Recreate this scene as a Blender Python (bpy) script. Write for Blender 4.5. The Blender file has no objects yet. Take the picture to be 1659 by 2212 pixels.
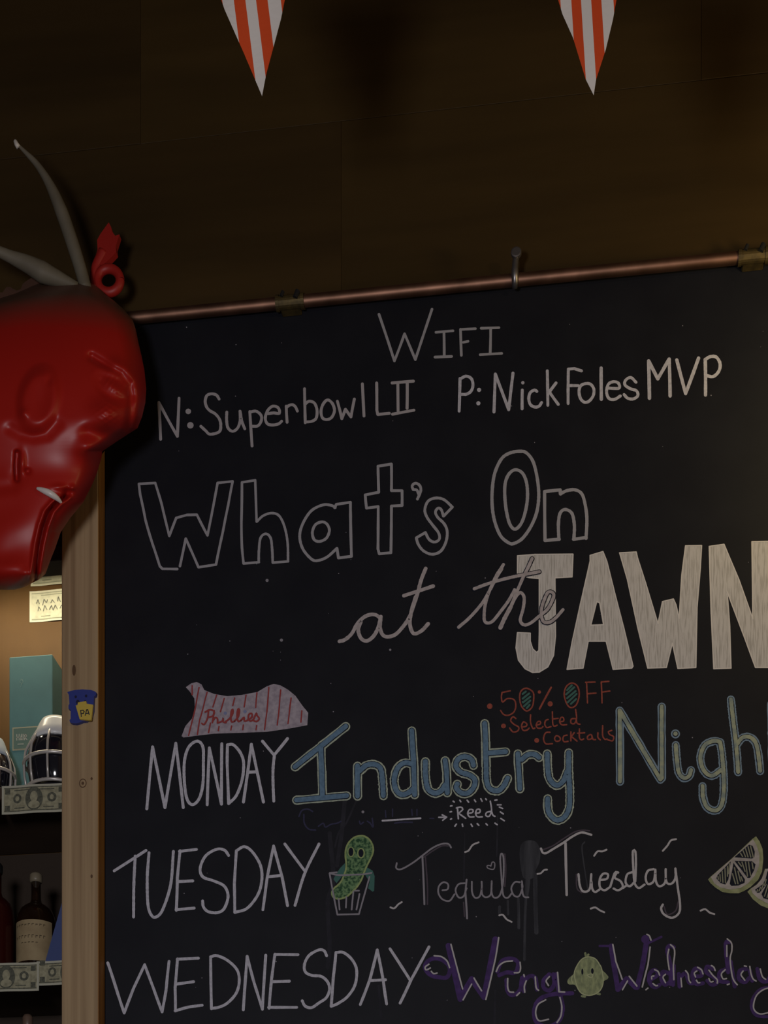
import bpy, math, random
from mathutils import Vector, geometry
from math import sin, cos, pi, radians, sqrt, exp
random.seed(4)
S = bpy.context.scene
COL = S.collection

# ------------------------------------------------------------------ camera
W, H = 1659, 2212
FPX = 3300.0                      # focal length in pixels of the 1659 x 2212 frame
PPX, PPY = 829.5, 3200.0          # eye level lies below the frame (upright view, shifted lens)
YAW = math.atan(FPX / 25930.0)
CAMZ = 1.5
cam_data = bpy.data.cameras.new('camera'); cam = bpy.data.objects.new('camera', cam_data); COL.objects.link(cam)
cam_data.sensor_fit = 'VERTICAL'; cam_data.sensor_height = 36.0
cam_data.lens = FPX / H * 36.0
cam_data.shift_y = (PPY - H / 2) / H
cam.location = (0, 0, CAMZ); cam.rotation_euler = (pi / 2, 0, YAW)
cam_data.clip_start = 0.05; cam_data.clip_end = 100
S.camera = cam
FW = Vector((-sin(YAW), cos(YAW), 0)); RT = Vector((cos(YAW), sin(YAW), 0)); UP = Vector((0, 0, 1)); EYE = Vector((0, 0, CAMZ))
YB = 3.3 * cos(YAW)               # front face of the chalkboard
YW = YB + 0.014                   # panelled wall
def at(u, v, Y=YB):
    d = FW + RT * ((u - PPX) / FPX) + UP * ((PPY - v) / FPX)
    return EYE + d * (Y / d.y)
MM = 1 / 1000.0                   # on the board one pixel is close to one millimetre

# ------------------------------------------------------------------ world, lights, exposure
S.view_settings.view_transform = 'Standard'
try: S.view_settings.look = 'None'
except Exception: pass
S.view_settings.exposure = 0.0; S.view_settings.gamma = 1.0
S.view_settings.use_curve_mapping = False
w = bpy.data.worlds.new('world'); S.world = w; w.use_nodes = True
w.node_tree.nodes['Background'].inputs[0].default_value = (1.0, 0.86, 0.74, 1)
w.node_tree.nodes['Background'].inputs[1].default_value = 0.035
def area(name, loc, target, size, energy, col, sy=None):
    l = bpy.data.lights.new(name, 'AREA'); l.energy = energy; l.color = col; l.size = size
    if sy: l.shape = 'RECTANGLE'; l.size_y = sy
    o = bpy.data.objects.new(name, l); COL.objects.link(o); o.location = loc
    o.rotation_euler = (Vector(target) - Vector(loc)).to_track_quat('-Z', 'Y').to_euler()
    return o
def point(name, loc, r, energy, col):
    l = bpy.data.lights.new(name, 'POINT'); l.energy = energy; l.color = col; l.shadow_soft_size = r
    o = bpy.data.objects.new(name, l); COL.objects.link(o); o.location = loc
    return o
area('key_lamp', (-0.72, 0.25, 2.25), (-0.5, YB, 3.6), 0.30, 26, (0.95, 0.94, 1.0))
point('warm_wall_lamp', (0.66, YB - 0.34, 3.78), 0.05, 6.0, (1.0, 0.76, 0.34))
point('warm_room_lamp', (1.5, 1.2, 3.4), 0.12, 19, (1.0, 0.74, 0.44))

# ------------------------------------------------------------------ helpers
def lin(c):
    return tuple((x / 12.92 if x <= 0.04045 else ((x + 0.055) / 1.055) ** 2.4) for x in c)
def mat(name, col, rough=0.7, metal=0.0, col2=None, scale=20.0, stretch=(1, 1, 1), detail=4.0, lo=0.35, hi=0.65, bump=0.0, spec=0.5, trans=0.0, emit=None, coat=0.0):
    m = bpy.data.materials.new(name); m.use_nodes = True
    nt = m.node_tree; b = nt.nodes['Principled BSDF']
    b.inputs['Base Color'].default_value = (*col, 1); b.inputs['Roughness'].default_value = rough
    b.inputs['Metallic'].default_value = metal; b.inputs['Specular IOR Level'].default_value = spec
    b.inputs['Transmission Weight'].default_value = trans; b.inputs['Coat Weight'].default_value = coat
    if col2 is not None or bump:
        tc = nt.nodes.new('ShaderNodeTexCoord'); mp = nt.nodes.new('ShaderNodeMapping'); n = nt.nodes.new('ShaderNodeTexNoise')
        mp.inputs['Scale'].default_value = stretch
        n.inputs['Scale'].default_value = scale; n.inputs['Detail'].default_value = detail
        nt.links.new(tc.outputs['Object'], mp.inputs[0]); nt.links.new(mp.outputs[0], n.inputs['Vector'])
        if col2 is not None:
            r = nt.nodes.new('ShaderNodeValToRGB')
            r.color_ramp.elements[0].position = lo; r.color_ramp.elements[1].position = hi
            r.color_ramp.elements[0].color = (*col2, 1); r.color_ramp.elements[1].color = (*col, 1)
            nt.links.new(n.outputs['Fac'], r.inputs[0]); nt.links.new(r.outputs[0], b.inputs['Base Color'])
        if bump:
            bp = nt.nodes.new('ShaderNodeBump'); bp.inputs['Strength'].default_value = bump; bp.inputs['Distance'].default_value = 0.002
            nt.links.new(n.outputs['Fac'], bp.inputs['Height']); nt.links.new(bp.outputs[0], b.inputs['Normal'])
    if emit:
        b.inputs['Emission Color'].default_value = (*emit[:3], 1); b.inputs['Emission Strength'].default_value = emit[3]
    return m
ORG = {}
def empty(name, loc):
    o = bpy.data.objects.new(name, None); o.empty_display_size = 0.05; COL.objects.link(o); o.location = loc; ORG[o.name] = Vector(loc); return o
def tag(o, label=None, cat=None, group=None, kind=None):
    if label: o['label'] = label
    if cat: o['category'] = cat
    if group: o['group'] = group
    if kind: o['kind'] = kind
    return o
def obj(name, V, F, mats, parent=None, smooth=False, mi=None, origin=None):
    base = ORG[parent.name] if parent is not None else Vector((0, 0, 0))
    org = Vector(origin) if origin is not None else (base if parent is not None else Vector((0, 0, 0)))
    me = bpy.data.meshes.new(name)
    me.from_pydata([tuple(Vector(v) - org) for v in V], [], F)
    if not isinstance(mats, (list, tuple)): mats = [mats]
    for m in mats: me.materials.append(m)
    if mi: me.polygons.foreach_set('material_index', mi)
    if smooth: me.polygons.foreach_set('use_smooth', [True] * len(me.polygons))
    me.update()
    o = bpy.data.objects.new(name, me); COL.objects.link(o)
    o.location = org - base
    if parent is not None: o.parent = parent
    ORG[o.name] = org
    return o
class MB:
    def __init__(s): s.V = []; s.F = []; s.M = []
    def add(s, V, F, m=0):
        k = len(s.V); s.V += [Vector(v) for v in V]; s.F += [tuple(i + k for i in f) for f in F]; s.M += [m] * len(F); return s
    def box(s, x0, x1, y0, y1, z0, z1, m=0, bev=0.0):
        if bev <= 0:
            V = [(x, y, z) for x in (x0, x1) for y in (y0, y1) for z in (z0, z1)]
            F = [(0, 1, 3, 2), (4, 6, 7, 5), (0, 4, 5, 1), (2, 3, 7, 6), (0, 2, 6, 4), (1, 5, 7, 3)]
            return s.add(V, F, m)
        b = bev; V = []; idx = {}
        for ix, x in enumerate((x0, x1)):
            for iy, y in enumerate((y0, y1)):
                for iz, z in enumerate((z0, z1)):
                    sx, sy, sz = (1 - 2 * ix), (1 - 2 * iy), (1 - 2 * iz)
                    for a, p in enumerate([(x, y + sy * b, z + sz * b), (x + sx * b, y, z + sz * b), (x + sx * b, y + sy * b, z)]):
                        idx[(ix, iy, iz, a)] = len(V); V.append(p)
        F = []
        for a in range(3):
            for q in (0, 1):
                c = []
                for (p, r) in ((0, 0), (1, 0), (1, 1), (0, 1)):
                    k = [p, r]; k.insert(a, q); c.append(idx[(k[0], k[1], k[2], a)])
                F.append(tuple(c))
        for a in range(3):
            o1, o2 = [i for i in range(3) if i != a]
            for p in (0, 1):
                for r in (0, 1):
                    k0 = [0, 0, 0]; k0[o1] = p; k0[o2] = r; k1 = list(k0); k1[a] = 1
                    F.append((idx[(*k0, o1)], idx[(*k1, o1)], idx[(*k1, o2)], idx[(*k0, o2)]))
        for c in ((i, j, k) for i in (0, 1) for j in (0, 1) for k in (0, 1)):
            F.append(tuple(idx[(*c, a)] for a in range(3)))
        return s.add(V, F, m)
    def tube(s, P, R, n=12, m=0, cap=True):
        P = [Vector(p) for p in P]
        if not isinstance(R, (list, tuple)): R = [R] * len(P)
        V = []; F = []; prev = None
        for i, p in enumerate(P):
            t = (P[min(i + 1, len(P) - 1)] - P[max(i - 1, 0)]).normalized()
            if prev is None:
                a = Vector((0, 1, 0)) if abs(t.y) < 0.9 else Vector((1, 0, 0))
                prev = (a - t * a.dot(t)).normalized()
            prev = (prev - t * prev.dot(t)).normalized(); q = t.cross(prev)
            r = R[i]; ra, rb = (r if isinstance(r, tuple) else (r, r))
            for k in range(n):
                an = 2 * pi * k / n; V.append(p + prev * cos(an) * ra + q * sin(an) * rb)
        for i in range(len(P) - 1):
            for k in range(n):
                F.append((i * n + k, i * n + (k + 1) % n, (i + 1) * n + (k + 1) % n, (i + 1) * n + k))
        if cap: F.append(tuple(range(n - 1, -1, -1))); F.append(tuple(range((len(P) - 1) * n, len(P) * n)))
        return s.add(V, F, m)
    def lathe(s, c, prof, n=32, m=0):
        V = []; F = []
        for r, z in prof:
            for k in range(n):
                a = 2 * pi * k / n; V.append((c[0] + r * cos(a), c[1] + r * sin(a), c[2] + z))
        for i in range(len(prof) - 1):
            for k in range(n):
                F.append((i * n + k, i * n + (k + 1) % n, (i + 1) * n + (k + 1) % n, (i + 1) * n + k))
        return s.add(V, F, m)
    def prism(s, pts, y0, y1, m=0):        # outline of (x, z) points given thickness along y (y0 = front)
        n = len(pts); V = [(p[0], y0, p[1]) for p in pts] + [(p[0], y1, p[1]) for p in pts]
        tri = geometry.tessellate_polygon([[Vector((p[0], p[1], 0)) for p in pts]])
        F = [tuple(t) for t in tri] + [tuple(i + n for i in t) for t in tri] + [(i, (i + 1) % n, (i + 1) % n + n, i + n) for i in range(n)]
        return s.add(V, F, m)
    def build(s, name, mats, parent=None, smooth=False, origin=None):
        return obj(name, s.V, s.F, mats, parent, smooth, s.M, origin)
def crom(P, closed=False, step=3.0):
    n = len(P); out = []
    rng = range(n if closed else n - 1)
    for i in rng:
        if closed: p0, p1, p2, p3 = P[(i - 1) % n], P[i], P[(i + 1) % n], P[(i + 2) % n]
        else:
            p1, p2 = P[i], P[i + 1]
            p0 = P[i - 1] if i > 0 else (2 * p1[0] - p2[0], 2 * p1[1] - p2[1])
            p3 = P[i + 2] if i + 2 < n else (2 * p2[0] - p1[0], 2 * p2[1] - p1[1])
        L = math.hypot(p2[0] - p1[0], p2[1] - p1[1]); k = max(2, int(L / step))
        for j in range(k):
            t = j / k
            out.append(tuple(0.5 * (2 * p1[a] + (p2[a] - p0[a]) * t + (2 * p0[a] - 5 * p1[a] + 4 * p2[a] - p3[a]) * t * t + (3 * p1[a] - p0[a] - 3 * p2[a] + p3[a]) * t ** 3) for a in (0, 1)))
    if not closed: out.append(tuple(P[-1]))
    return out
def interp(tab, v):
    if v <= tab[0][0]: return tab[0][1]
    for (a, x), (b, y) in zip(tab, tab[1:]):
        if v <= b:
            t = (v - a) / (b - a); return x + (y - x) * t
    return tab[-1][1]
def P(s): return [tuple(float(q) for q in a.split(',')) for a in s.split()]

# ------------------------------------------------------------------ materials
M_panel = mat('stained_plywood', (0.063, 0.036, 0.0095), 0.6, col2=(0.039, 0.022, 0.0055), scale=3.2, stretch=(0.35, 1, 2.6), detail=6, lo=0.3, hi=0.7, spec=0.25)
M_panel2 = mat('stained_plywood_darker', (0.057, 0.032, 0.0088), 0.6, col2=(0.036, 0.020, 0.0050), scale=3.6, stretch=(0.35, 1, 2.6), detail=6, lo=0.3, hi=0.7, spec=0.25)
M_dark = mat('dark_batten', (0.02, 0.011, 0.004), 0.8)
M_board = mat('chalkboard_black', (0.0125, 0.0130, 0.0175), 0.58, col2=(0.0098, 0.0102, 0.0145), scale=9, detail=6, spec=0.17)
M_edge = mat('raw_board_edge', (0.22, 0.11, 0.03), 0.7)
M_chalk = mat('white_chalk', (0.54, 0.53, 0.60), 0.95, col2=(0.42, 0.41, 0.47), scale=160, detail=3, lo=0.3, hi=0.6, spec=0.1)
M_solid = mat('white_chalk_fill', (0.58, 0.555, 0.54), 0.95, col2=(0.40, 0.38, 0.36), scale=110, stretch=(3.0, 1, 0.22), detail=8, lo=0.36, hi=0.54, spec=0.1)
M_dim = mat('thin_chalk', (0.26, 0.245, 0.28), 0.95, spec=0.1)
M_mid = mat('soft_chalk', (0.35, 0.34, 0.37), 0.95, spec=0.1)
M_blue = mat('blue_chalk', (0.135, 0.225, 0.33), 0.95, col2=(0.10, 0.17, 0.26), scale=140, spec=0.1)
M_sage = mat('sage_chalk', (0.44, 0.48, 0.38), 0.95, col2=(0.30, 0.35, 0.29), scale=200, spec=0.1)
M_black = mat('dark_gap', (0.014, 0.016, 0.026), 0.9, spec=0.1)
M_yel = mat('olive_chalk', (0.36, 0.39, 0.27), 0.95, col2=(0.22, 0.27, 0.25), scale=60, detail=4, lo=0.35, hi=0.6, spec=0.1)
M_slate = mat('slate_chalk', (0.20, 0.28, 0.36), 0.95, spec=0.1)
M_rust = mat('rust_chalk', (0.34, 0.085, 0.06), 0.95, col2=(0.24, 0.06, 0.045), scale=200, spec=0.1)
M_teal = mat('teal_chalk', (0.06, 0.15, 0.13), 0.95, spec=0.1)
M_shirt = mat('shirt_chalk', (0.40, 0.35, 0.40), 0.95, col2=(0.29, 0.25, 0.30), scale=90, detail=6, lo=0.35, hi=0.6, spec=0.1)
M_red = mat('red_chalk', (0.30, 0.055, 0.055), 0.95, spec=0.1)
M_pickle = mat('pickle_green', (0.16, 0.27, 0.13), 0.95, col2=(0.028, 0.075, 0.04), scale=150, detail=3, lo=0.40, hi=0.60, spec=0.1)
M_lime = mat('lime_green', (0.31, 0.38, 0.16), 0.95, col2=(0.24, 0.31, 0.13), scale=120, spec=0.1)
M_rind = mat('rind_green', (0.34, 0.36, 0.20), 0.95, col2=(0.22, 0.24, 0.12), scale=60, spec=0.1)
M_pith = mat('pith_grey', (0.45, 0.41, 0.39), 0.95, col2=(0.34, 0.31, 0.29), scale=70, spec=0.1)
M_chick = mat('chick_yellow', (0.33, 0.37, 0.20), 0.95, col2=(0.19, 0.22, 0.13), scale=70, stretch=(2, 1, 1), detail=6, lo=0.35, hi=0.62, spec=0.1)
M_purple = mat('purple_chalk', (0.080, 0.042, 0.165), 0.95, col2=(0.055, 0.032, 0.11), scale=60, spec=0.1)
M_smear = mat('chalk_smear', (0.062, 0.064, 0.075), 0.9, col2=(0.030, 0.031, 0.038), scale=40, stretch=(1.5, 1, 0.25), detail=5, spec=0.1)
M_ghost = mat('wiped_chalk', (0.042, 0.042, 0.085), 0.9, spec=0.1)
M_pine = mat('pine_wood', (0.41, 0.29, 0.165), 0.65, col2=(0.26, 0.17, 0.092), scale=13, stretch=(4.5, 4.5, 0.07), detail=5, lo=0.34, hi=0.60, spec=0.25)
M_knot = mat('pine_knot', (0.10, 0.05, 0.02), 0.7)
M_pineedge = mat('raw_pine_side', (0.35, 0.16, 0.03), 0.6, col2=(0.24, 0.10, 0.018), scale=20, stretch=(3, 3, 0.2))
M_copper = mat('copper', (0.34, 0.18, 0.12), 0.52, 1.0, col2=(0.17, 0.09, 0.06), scale=14, stretch=(1, 1, 1), lo=0.3, hi=0.7)
M_brass = mat('aged_brass', (0.13, 0.09, 0.03), 0.55, 0.6, col2=(0.07, 0.05, 0.02), scale=60)
M_iron = mat('dull_iron', (0.30, 0.28, 0.28), 0.38, 0.9)
M_hole = mat('dark_hole', (0.004, 0.003, 0.003), 0.9)

# ------------------------------------------------------------------ strokes on the board
CR = dict(A1=(780, 640, 4.608), A2=(320, 800, 5.53), A3=(600, 790, 5.184), A4=(960, 760, 5.184), A5=(1260, 740, 4.879), A6=(280, 1000, 4.366),
          A7=(620, 980, 4.366), A8=(1020, 950, 5.53), B1=(700, 1200, 5.53), B2=(960, 1160, 4.879), B3=(1200, 1160, 3.614), B4=(1020, 1450, 4.879),
          B6=(290, 1560, 4.484), B7=(610, 1540, 4.74), B8=(930, 1540, 4.74), C1=(1300, 1480, 4.621), C2=(230, 1780, 3.456), C3=(690, 1780, 9.219),
          C4=(830, 1780, 4.608), C5=(1150, 1780, 4.046), C6=(1480, 1780, 9.218), C7=(210, 2020, 4.366), C8=(570, 2020, 4.366), D1=(900, 1990, 4.879),
          D2=(1200, 1990, 6.9125), D3=(1360, 1960, 5.5485), D4=(380, 1460, 4.879), PX=(0, 0, 1), E7=(1050, 1780, 5.12), E6=(640, 1700, 4.32))
class Ink:
    """flat chalk marks on the plane of the board; coordinates are traced in crop pixels and laid on the board plane"""
    def __init__(s, off): s.mb = MB(); s.off = off; s.k = 0; s.B = {}; s.key = None; s.n = 0; s.edge = False
    def lift(s, uv, ramp=None):
        s.k += 1; d = (s.off + 0.0000073 * (s.k % 40))
        q = [at(u, v) for u, v in uv]
        return [Vector((p.x, YB - d - (ramp[i] * 0.00000031 if ramp else 0), p.z)) for i, p in enumerate(q)]
    def emit(s, uv, F, m, ramp=None):
        if s.key is None: b = 0
        elif s.key == 'each': b = s.n; s.n += 1
        else:
            b = s.key(sum(q[0] for q in uv) / len(uv), sum(q[1] for q in uv) / len(uv))
        s.B.setdefault(b, MB()).add(s.lift(uv, ramp), F, m)
    def strip(s, pts, w, m=0, caps=True):
        n = len(pts)
        if n < 2: return
        L = []; R = []
        for i, p in enumerate(pts):
            a = pts[max(i - 1, 0) if caps else i - 1]; b = pts[min(i + 1, n - 1) if caps else (i + 1) % n]
            dx, dy = b[0] - a[0], b[1] - a[1]; l = math.hypot(dx, dy) or 1
            nx, ny = -dy / l * w / 2, dx / l * w / 2
            j = 1 + random.uniform(-.07, .07)
            L.append((p[0] + nx * j, p[1] + ny * j)); R.append((p[0] - nx * j, p[1] - ny * j))
        def cap(c, d):
            an = math.atan2(d[1], d[0]); return [(c[0] + cos(an + t) * w / 2, c[1] + sin(an + t) * w / 2) for t in (-pi / 3, -pi / 6, 0, pi / 6, pi / 3)]
        e = cap(pts[-1], (pts[-1][0] - pts[-2][0], pts[-1][1] - pts[-2][1])); st = cap(pts[0], (pts[0][0] - pts[1][0], pts[0][1] - pts[1][1]))
        uv = L + R; F = [(i, i + 1, n + i + 1, n + i) for i in range(n - 1)]
        if not caps: F.append((n - 1, 0, n, 2 * n - 1))
        if caps: k = len(uv); uv += e; F.append((2 * n - 1,) + tuple(range(k, k + 5)) + (n - 1,))
        if caps: k = len(uv); uv += st; F.append((0,) + tuple(range(k, k + 5)) + (n,))
        s.emit(uv, F, m, (list(range(n)) * 2 + [n - 1] * 5 + [0] * 5)[:len(uv)])
    def L(s, crop, txt, w, m=0):
        x0, y0, sc = CR[crop]
        for part in txt.split(';'):
            p = [(x0 + a / sc, y0 + b / sc) for a, b in P(part)]
            for a, b in zip(p, p[1:]):
                l = math.hypot(b[0] - a[0], b[1] - a[1]); k = max(1, int(l / 14))
                wob = random.uniform(-.4, .4)
                s.strip([(a[0] + (b[0] - a[0]) * t / k + wob * sin(pi * t / k), a[1] + (b[1] - a[1]) * t / k) for t in range(k + 1)], w, m)
        return s
    def C(s, crop, txt, w, m=0):
        x0, y0, sc = CR[crop]
        for part in txt.split(';'):
            p = [(x0 + a / sc, y0 + b / sc) for a, b in P(part)]
            closed = len(p) > 3 and p[0] == p[-1]
            q = crom(p[:-1] if closed else p, closed, 2.5)
            s.strip(q, w, m, not closed)
        return s
    def D(s, crop, txt, r, m=0, ry=None):
        x0, y0, sc = CR[crop]; ry = ry or r
        for a, b in P(txt):
            u, v = x0 + a / sc, y0 + b / sc
            s.emit([(u + r * cos(t * pi / 10), v + ry * sin(t * pi / 10)) for t in range(20)], [tuple(range(20))], m)
        return s
    def G(s, crop, txt, m=0, holes=(), curve=False):
        x0, y0, sc = CR[crop]
        loops = []
        for t in (txt,) + tuple(holes):
            p = [(x0 + a / sc, y0 + b / sc) for a, b in P(t)]
            if curve: p = crom(p, True, 4)
            loops.append(p)
        flat = [q for l in loops for q in l]
        tri = geometry.tessellate_polygon([[Vector((q[0], q[1], 0)) for q in l] for l in loops])
        s.emit(flat, [tuple(t) for t in tri], m)
        if s.edge:
            o_ = s.off; s.off = o_ + 0.0002; sv = s.key; b_ = s.key(sum(q[0] for q in flat) / len(flat), 0) if s.key else 0
            s.key = lambda u, v: b_
            for l in loops:
                for a, b in zip(l, l[1:] + l[:1]): s.strip([a, b], 2.6, 1)
            s.off = o_; s.key = sv
        return s
    def build(s, name, mats, parent, label=None):
        o = None
        for b in sorted(s.B):
            o = s.B[b].build(name, mats, parent)
            l = label[b] if isinstance(label, (list, tuple)) else label
            if l: o['label'] = l
        return o
def ucut(*c): return lambda u, v: sum(u > x for x in c)

# ------------------------------------------------------------------ setting
XR = 2.4; XL = -2.6; ZC = 5.05
floor = MB().box(XL, XR, -1.5, YB + 0.6, -0.06, 0).build('floor', mat('dark_floor', (0.05, 0.035, 0.025), 0.5, col2=(0.03, 0.02, 0.015), scale=4, stretch=(1, 0.2, 1))); tag(floor, kind='structure')
ceiling = MB().box(XL, XR, -1.5, YB + 0.6, ZC, ZC + 0.06).build('ceiling', mat('dark_ceiling', (0.04, 0.025, 0.012), 0.8)); tag(ceiling, kind='structure')
wl = MB().box(XL - 0.06, XL, -1.5, YB + 0.6, 0, ZC).build('wall_left', mat('left_wall', (0.05, 0.028, 0.012), 0.7)); tag(wl, kind='structure')
wr = MB().box(XR, XR + 0.06, -1.5, YB + 0.6, 0, ZC).build('wall_right', mat('right_wall', (0.05, 0.028, 0.012), 0.7)); tag(wr, kind='structure')
# back wall: battens behind stained plywood sheets; to the left of the post it is open below the header (back-bar recess)
XP0 = at(133, 1700, YB - 0.045).x; XP1 = at(212, 1700, YB - 0.045).x
ZH = at(100, 1196, YW).z
RY1 = YB + 0.44
wb = MB().box(XL, XR, YW + 0.012, YW + 0.05, ZH, ZC).box(XP0 + 0.01, XR, YW + 0.012, YW + 0.05, 0, ZH).build('wall_back', M_dark); tag(wb, kind='structure')
ZS = at(830, 250, YW).z
XJ = at(737, 400, YW).x
xs = [XL, XJ - 1.22, XJ, XJ + 1.22, XR]
for i in range(len(xs) - 1):
    x0, x1 = xs[i] + 0.0002, xs[i + 1] - 0.0002
    zb = ZH if x1 < XP0 + 0.5 else 0.0
    if xs[i] < XP0 < xs[i + 1]:
        zb = ZH
    MB().box(x0, x1, YW + 0.0004 * i, YW + 0.012, zb, ZS - 0.0012, bev=0.0004).build('panel', (M_panel, M_panel2)[i % 2], wb)
xs2 = [XL, XJ - 0.45, XJ + 0.77, XJ + 1.99, XR]
for i in range(len(xs2) - 1):
    x0, x1 = xs2[i] + 0.0002, xs2[i + 1] - 0.0002
    if x1 <= x0: continue
    MB().box(x0, x1, YW + 0.001 * (i % 2) + 0.0008, YW + 0.012, ZS + 0.0012, ZC, bev=0.0004).build('panel', (M_panel2, M_panel)[i % 2], wb)
# recess behind the bar
M_ply = mat('honey_plywood', (0.135, 0.067, 0.014), 0.6, col2=(0.088, 0.041, 0.008), scale=5, stretch=(1, 1, 0.6), detail=5, lo=0.35, hi=0.7, spec=0.3)
rb = MB().box(XL, XP0 + 0.07, RY1, RY1 + 0.03, 0, ZH + 0.3).box(XP0 + 0.04, XP0 + 0.06, YW + 0.05, RY1, 0, ZH + 0.3).box(XL, XP0 + 0.06, YW + 0.05, RY1, ZH + 0.28, ZH + 0.30).build('wall_recess', M_ply)
tag(rb, kind='structure')
hd = MB().box(XL, XP0 - 0.001, YW - 0.006, YW + 0.052, ZH - 0.02, ZH + 0.012, bev=0.002).build('trim_1', mat('grey_header', (0.07, 0.06, 0.06), 0.7)); tag(hd, kind='structure')
area('recess_lamp', (XP0 - 0.22, RY1 - 0.20, ZH + 0.2), (XP0 - 0.22, RY1 - 0.12, 2.5), 0.5, 2.8, (1.0, 0.86, 0.60), 0.06)

# ------------------------------------------------------------------ wooden post beside the board
ztop = at(180, 640, YB - 0.045).z
post = empty('wooden_post', ((XP0 + XP1) / 2, YB - 0.02, 0))
tag(post, 'upright pine post along the left edge of the chalkboard', 'post')
MB().box(XP0, XP1 - 0.0006, YB - 0.045, YB + 0.013, 0, ztop, bev=0.0015).build('stud', M_pine, post)
MB().box(XP1 - 0.0008, XP1 + 0.0004, YB - 0.0435, YB + 0.0, 0, ztop - 0.002).build('side_face', M_pineedge, post)['label'] = 'orange raw side of the post'
YP = YB - 0.045
def disc(u, v, ru, rv, Y, m, name, parent, th=0.0006, n=18):
    c = at(u, v, Y)
    pts = [(c.x + ru * MM * cos(2 * pi * k / n), c.z + rv * MM * sin(2 * pi * k / n)) for k in range(n)]
    return MB().prism(pts, Y - th, Y + 0.0001).build(name, m, parent)
disc(160, 1448, 4.0, 12, YP, M_knot, 'knot', post); k1 = disc(179, 1692, 8.5, 10, YP, M_knot, 'knot', post)
disc(179, 1692, 6.5, 8, YP - 0.0006, M_pine, 'knot', post); disc(179, 1692, 3, 3.5, YP - 0.0012, M_knot, 'knot', post)
disc(198, 1893, 2.5, 4, YP, M_knot, 'knot', post); disc(198, 1682, 2.5, 3, YP, M_knot, 'knot', post)
# ------------------------------------------------------------------ chalkboard
XB1 = at(2150, 1500).x
zt = at(830, 645).z
cb = empty('chalkboard', ((XP1 + XB1) / 2, YB, 0.55))
tag(cb, 'large black chalkboard lettered with WIFI details and the weekly events', 'chalkboard')
MB().box(XP1 + 0.0008, XB1, YB, YB + 0.0135, 0.55, zt, bev=0.0015).build('board_panel', M_board, cb)
def ink(off=0.0004): return Ink(off)

# smears and drips left by wet wiping
k = ink(0.0001); k.key = 'each'
k.G('E7', '372,300 400,210 480,180 560,205 598,300 590,420 545,520 530,590 470,610 410,590 380,450', curve=True)
k.C('E7', '450,600 440,820 430,1100 425,1500', 5.5); k.C('E7', '545,560 545,800 550,1000 556,1200', 9); k.C('E7', '355,830 360,950 362,1150', 6)
k.C('E7', '470,600 460,700 445,800', 8)
k.C('E7', '150,915 148,985', 6); k.C('E7', '240,850 243,1000', 4.5); k.C('E7', '1090,200 1060,260 1090,500 1130,750', 3)
k.build('chalk_smear', [M_smear], cb, 'grey wiped smear or drip')
k = ink(0.0001); k.key = 'each'
k.C('PX', '745,1725 738,1800 728,1870', 9); k.C('PX', '712,1800 720,1900 708,1950 712,2040 708,2090', 9); k.C('E6', '560,130 470,330 400,420 360,560', 4)
k.C('PX', '1075,1760 1073,1850', 3); k.C('PX', '1004,1800 1002,1900', 3); k.C('PX', '818,2130 824,2200', 5); k.C('PX', '1070,2140 1068,2212', 5)
k.build('chalk_smear', [mat('faint_smear', (0.034, 0.034, 0.044), 0.9, col2=(0.024, 0.024, 0.03), scale=30, spec=0.1)], cb, 'faint wiped streak')
k = ink(0.0002)
for _ in range(70):
    u, v = random.uniform(330, 1650), random.uniform(700, 2200); r = random.uniform(.5, 1.3); k.D('PX', '%f,%f' % (u, v), r)
k.D('PX', '577,1254 608,1383', 3.4).D('PX', '784,1754', 3).D('PX', '843,1404', 2.5)
k.build('chalk_specks', [M_dim], cb)['kind'] = 'stuff'

k = ink(); w_ = 5.6
k.L('A1', '178,180 332,645 433,375 540,632 706,130;745,360 915,345;825,355 828,600;735,607 902,600;990,330 998,590;990,332 1138,324;1018,460 1065,450;1195,320 1372,314;1290,320 1285,575;1185,583 1400,570', w_)
k.build('lettering', [M_mid], cb, 'chalk heading WIFI')
k = ink(); k.key = ucut(423, 780); w_ = 6.2
k.L('A2', '150,825 128,385 350,790 370,335', w_).D('A2', '480,492', 6).D('A2', '505,658', 7)
k.C('A2', '848,345 820,300 765,282 705,300 682,370 700,440 740,485 800,520 850,580 868,650 850,735 740,765 690,725 630,670;940,500 938,600 955,690 1010,730 1070,690 1100,600 1098,490;1098,490 1120,610 1155,700', w_)
k.L('A2', '1215,495 1242,905', w_).C('A2', '1220,500 1290,490 1350,540 1350,610 1310,665 1240,670;1435,520 1500,510 1568,515 1555,450 1490,430 1430,480 1400,570 1425,640 1490,655 1560,640 1595,610', w_)
k.L('A3', '95,455 105,635;300,260 308,640;668,400 718,595 758,490 820,575 858,375;948,205 966,565;1108,195 1110,500 1120,548 1250,535;1280,195 1520,175;1345,195 1348,510;1450,190 1448,480;1285,545 1525,500', w_)
k.C('A3', '100,470 130,445 170,440 200,465 220,510;310,430 350,400 410,420 440,500 430,590 380,625 310,632;560,385 510,430 485,510 500,585 545,605 600,585 635,510 615,430 560,385', w_)
k.build('lettering', [mat('greyish_chalk', (0.40, 0.37, 0.39), 0.95, spec=0.1)], cb, ['chalk letter N with colon', 'chalk word Superbowl', 'chalk numeral LII'])
k = ink(); k.key = ucut(1050, 1212, 1390); w_ = 6.4
k.L('A4', '175,300 165,665;555,675 570,250 720,650 768,240;872,430 870,640;1152,215 1158,600;1250,350 1175,450 1275,590;1388,195 1385,580;1388,195 1455,190 1535,215;1405,380 1498,380', w_)
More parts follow.
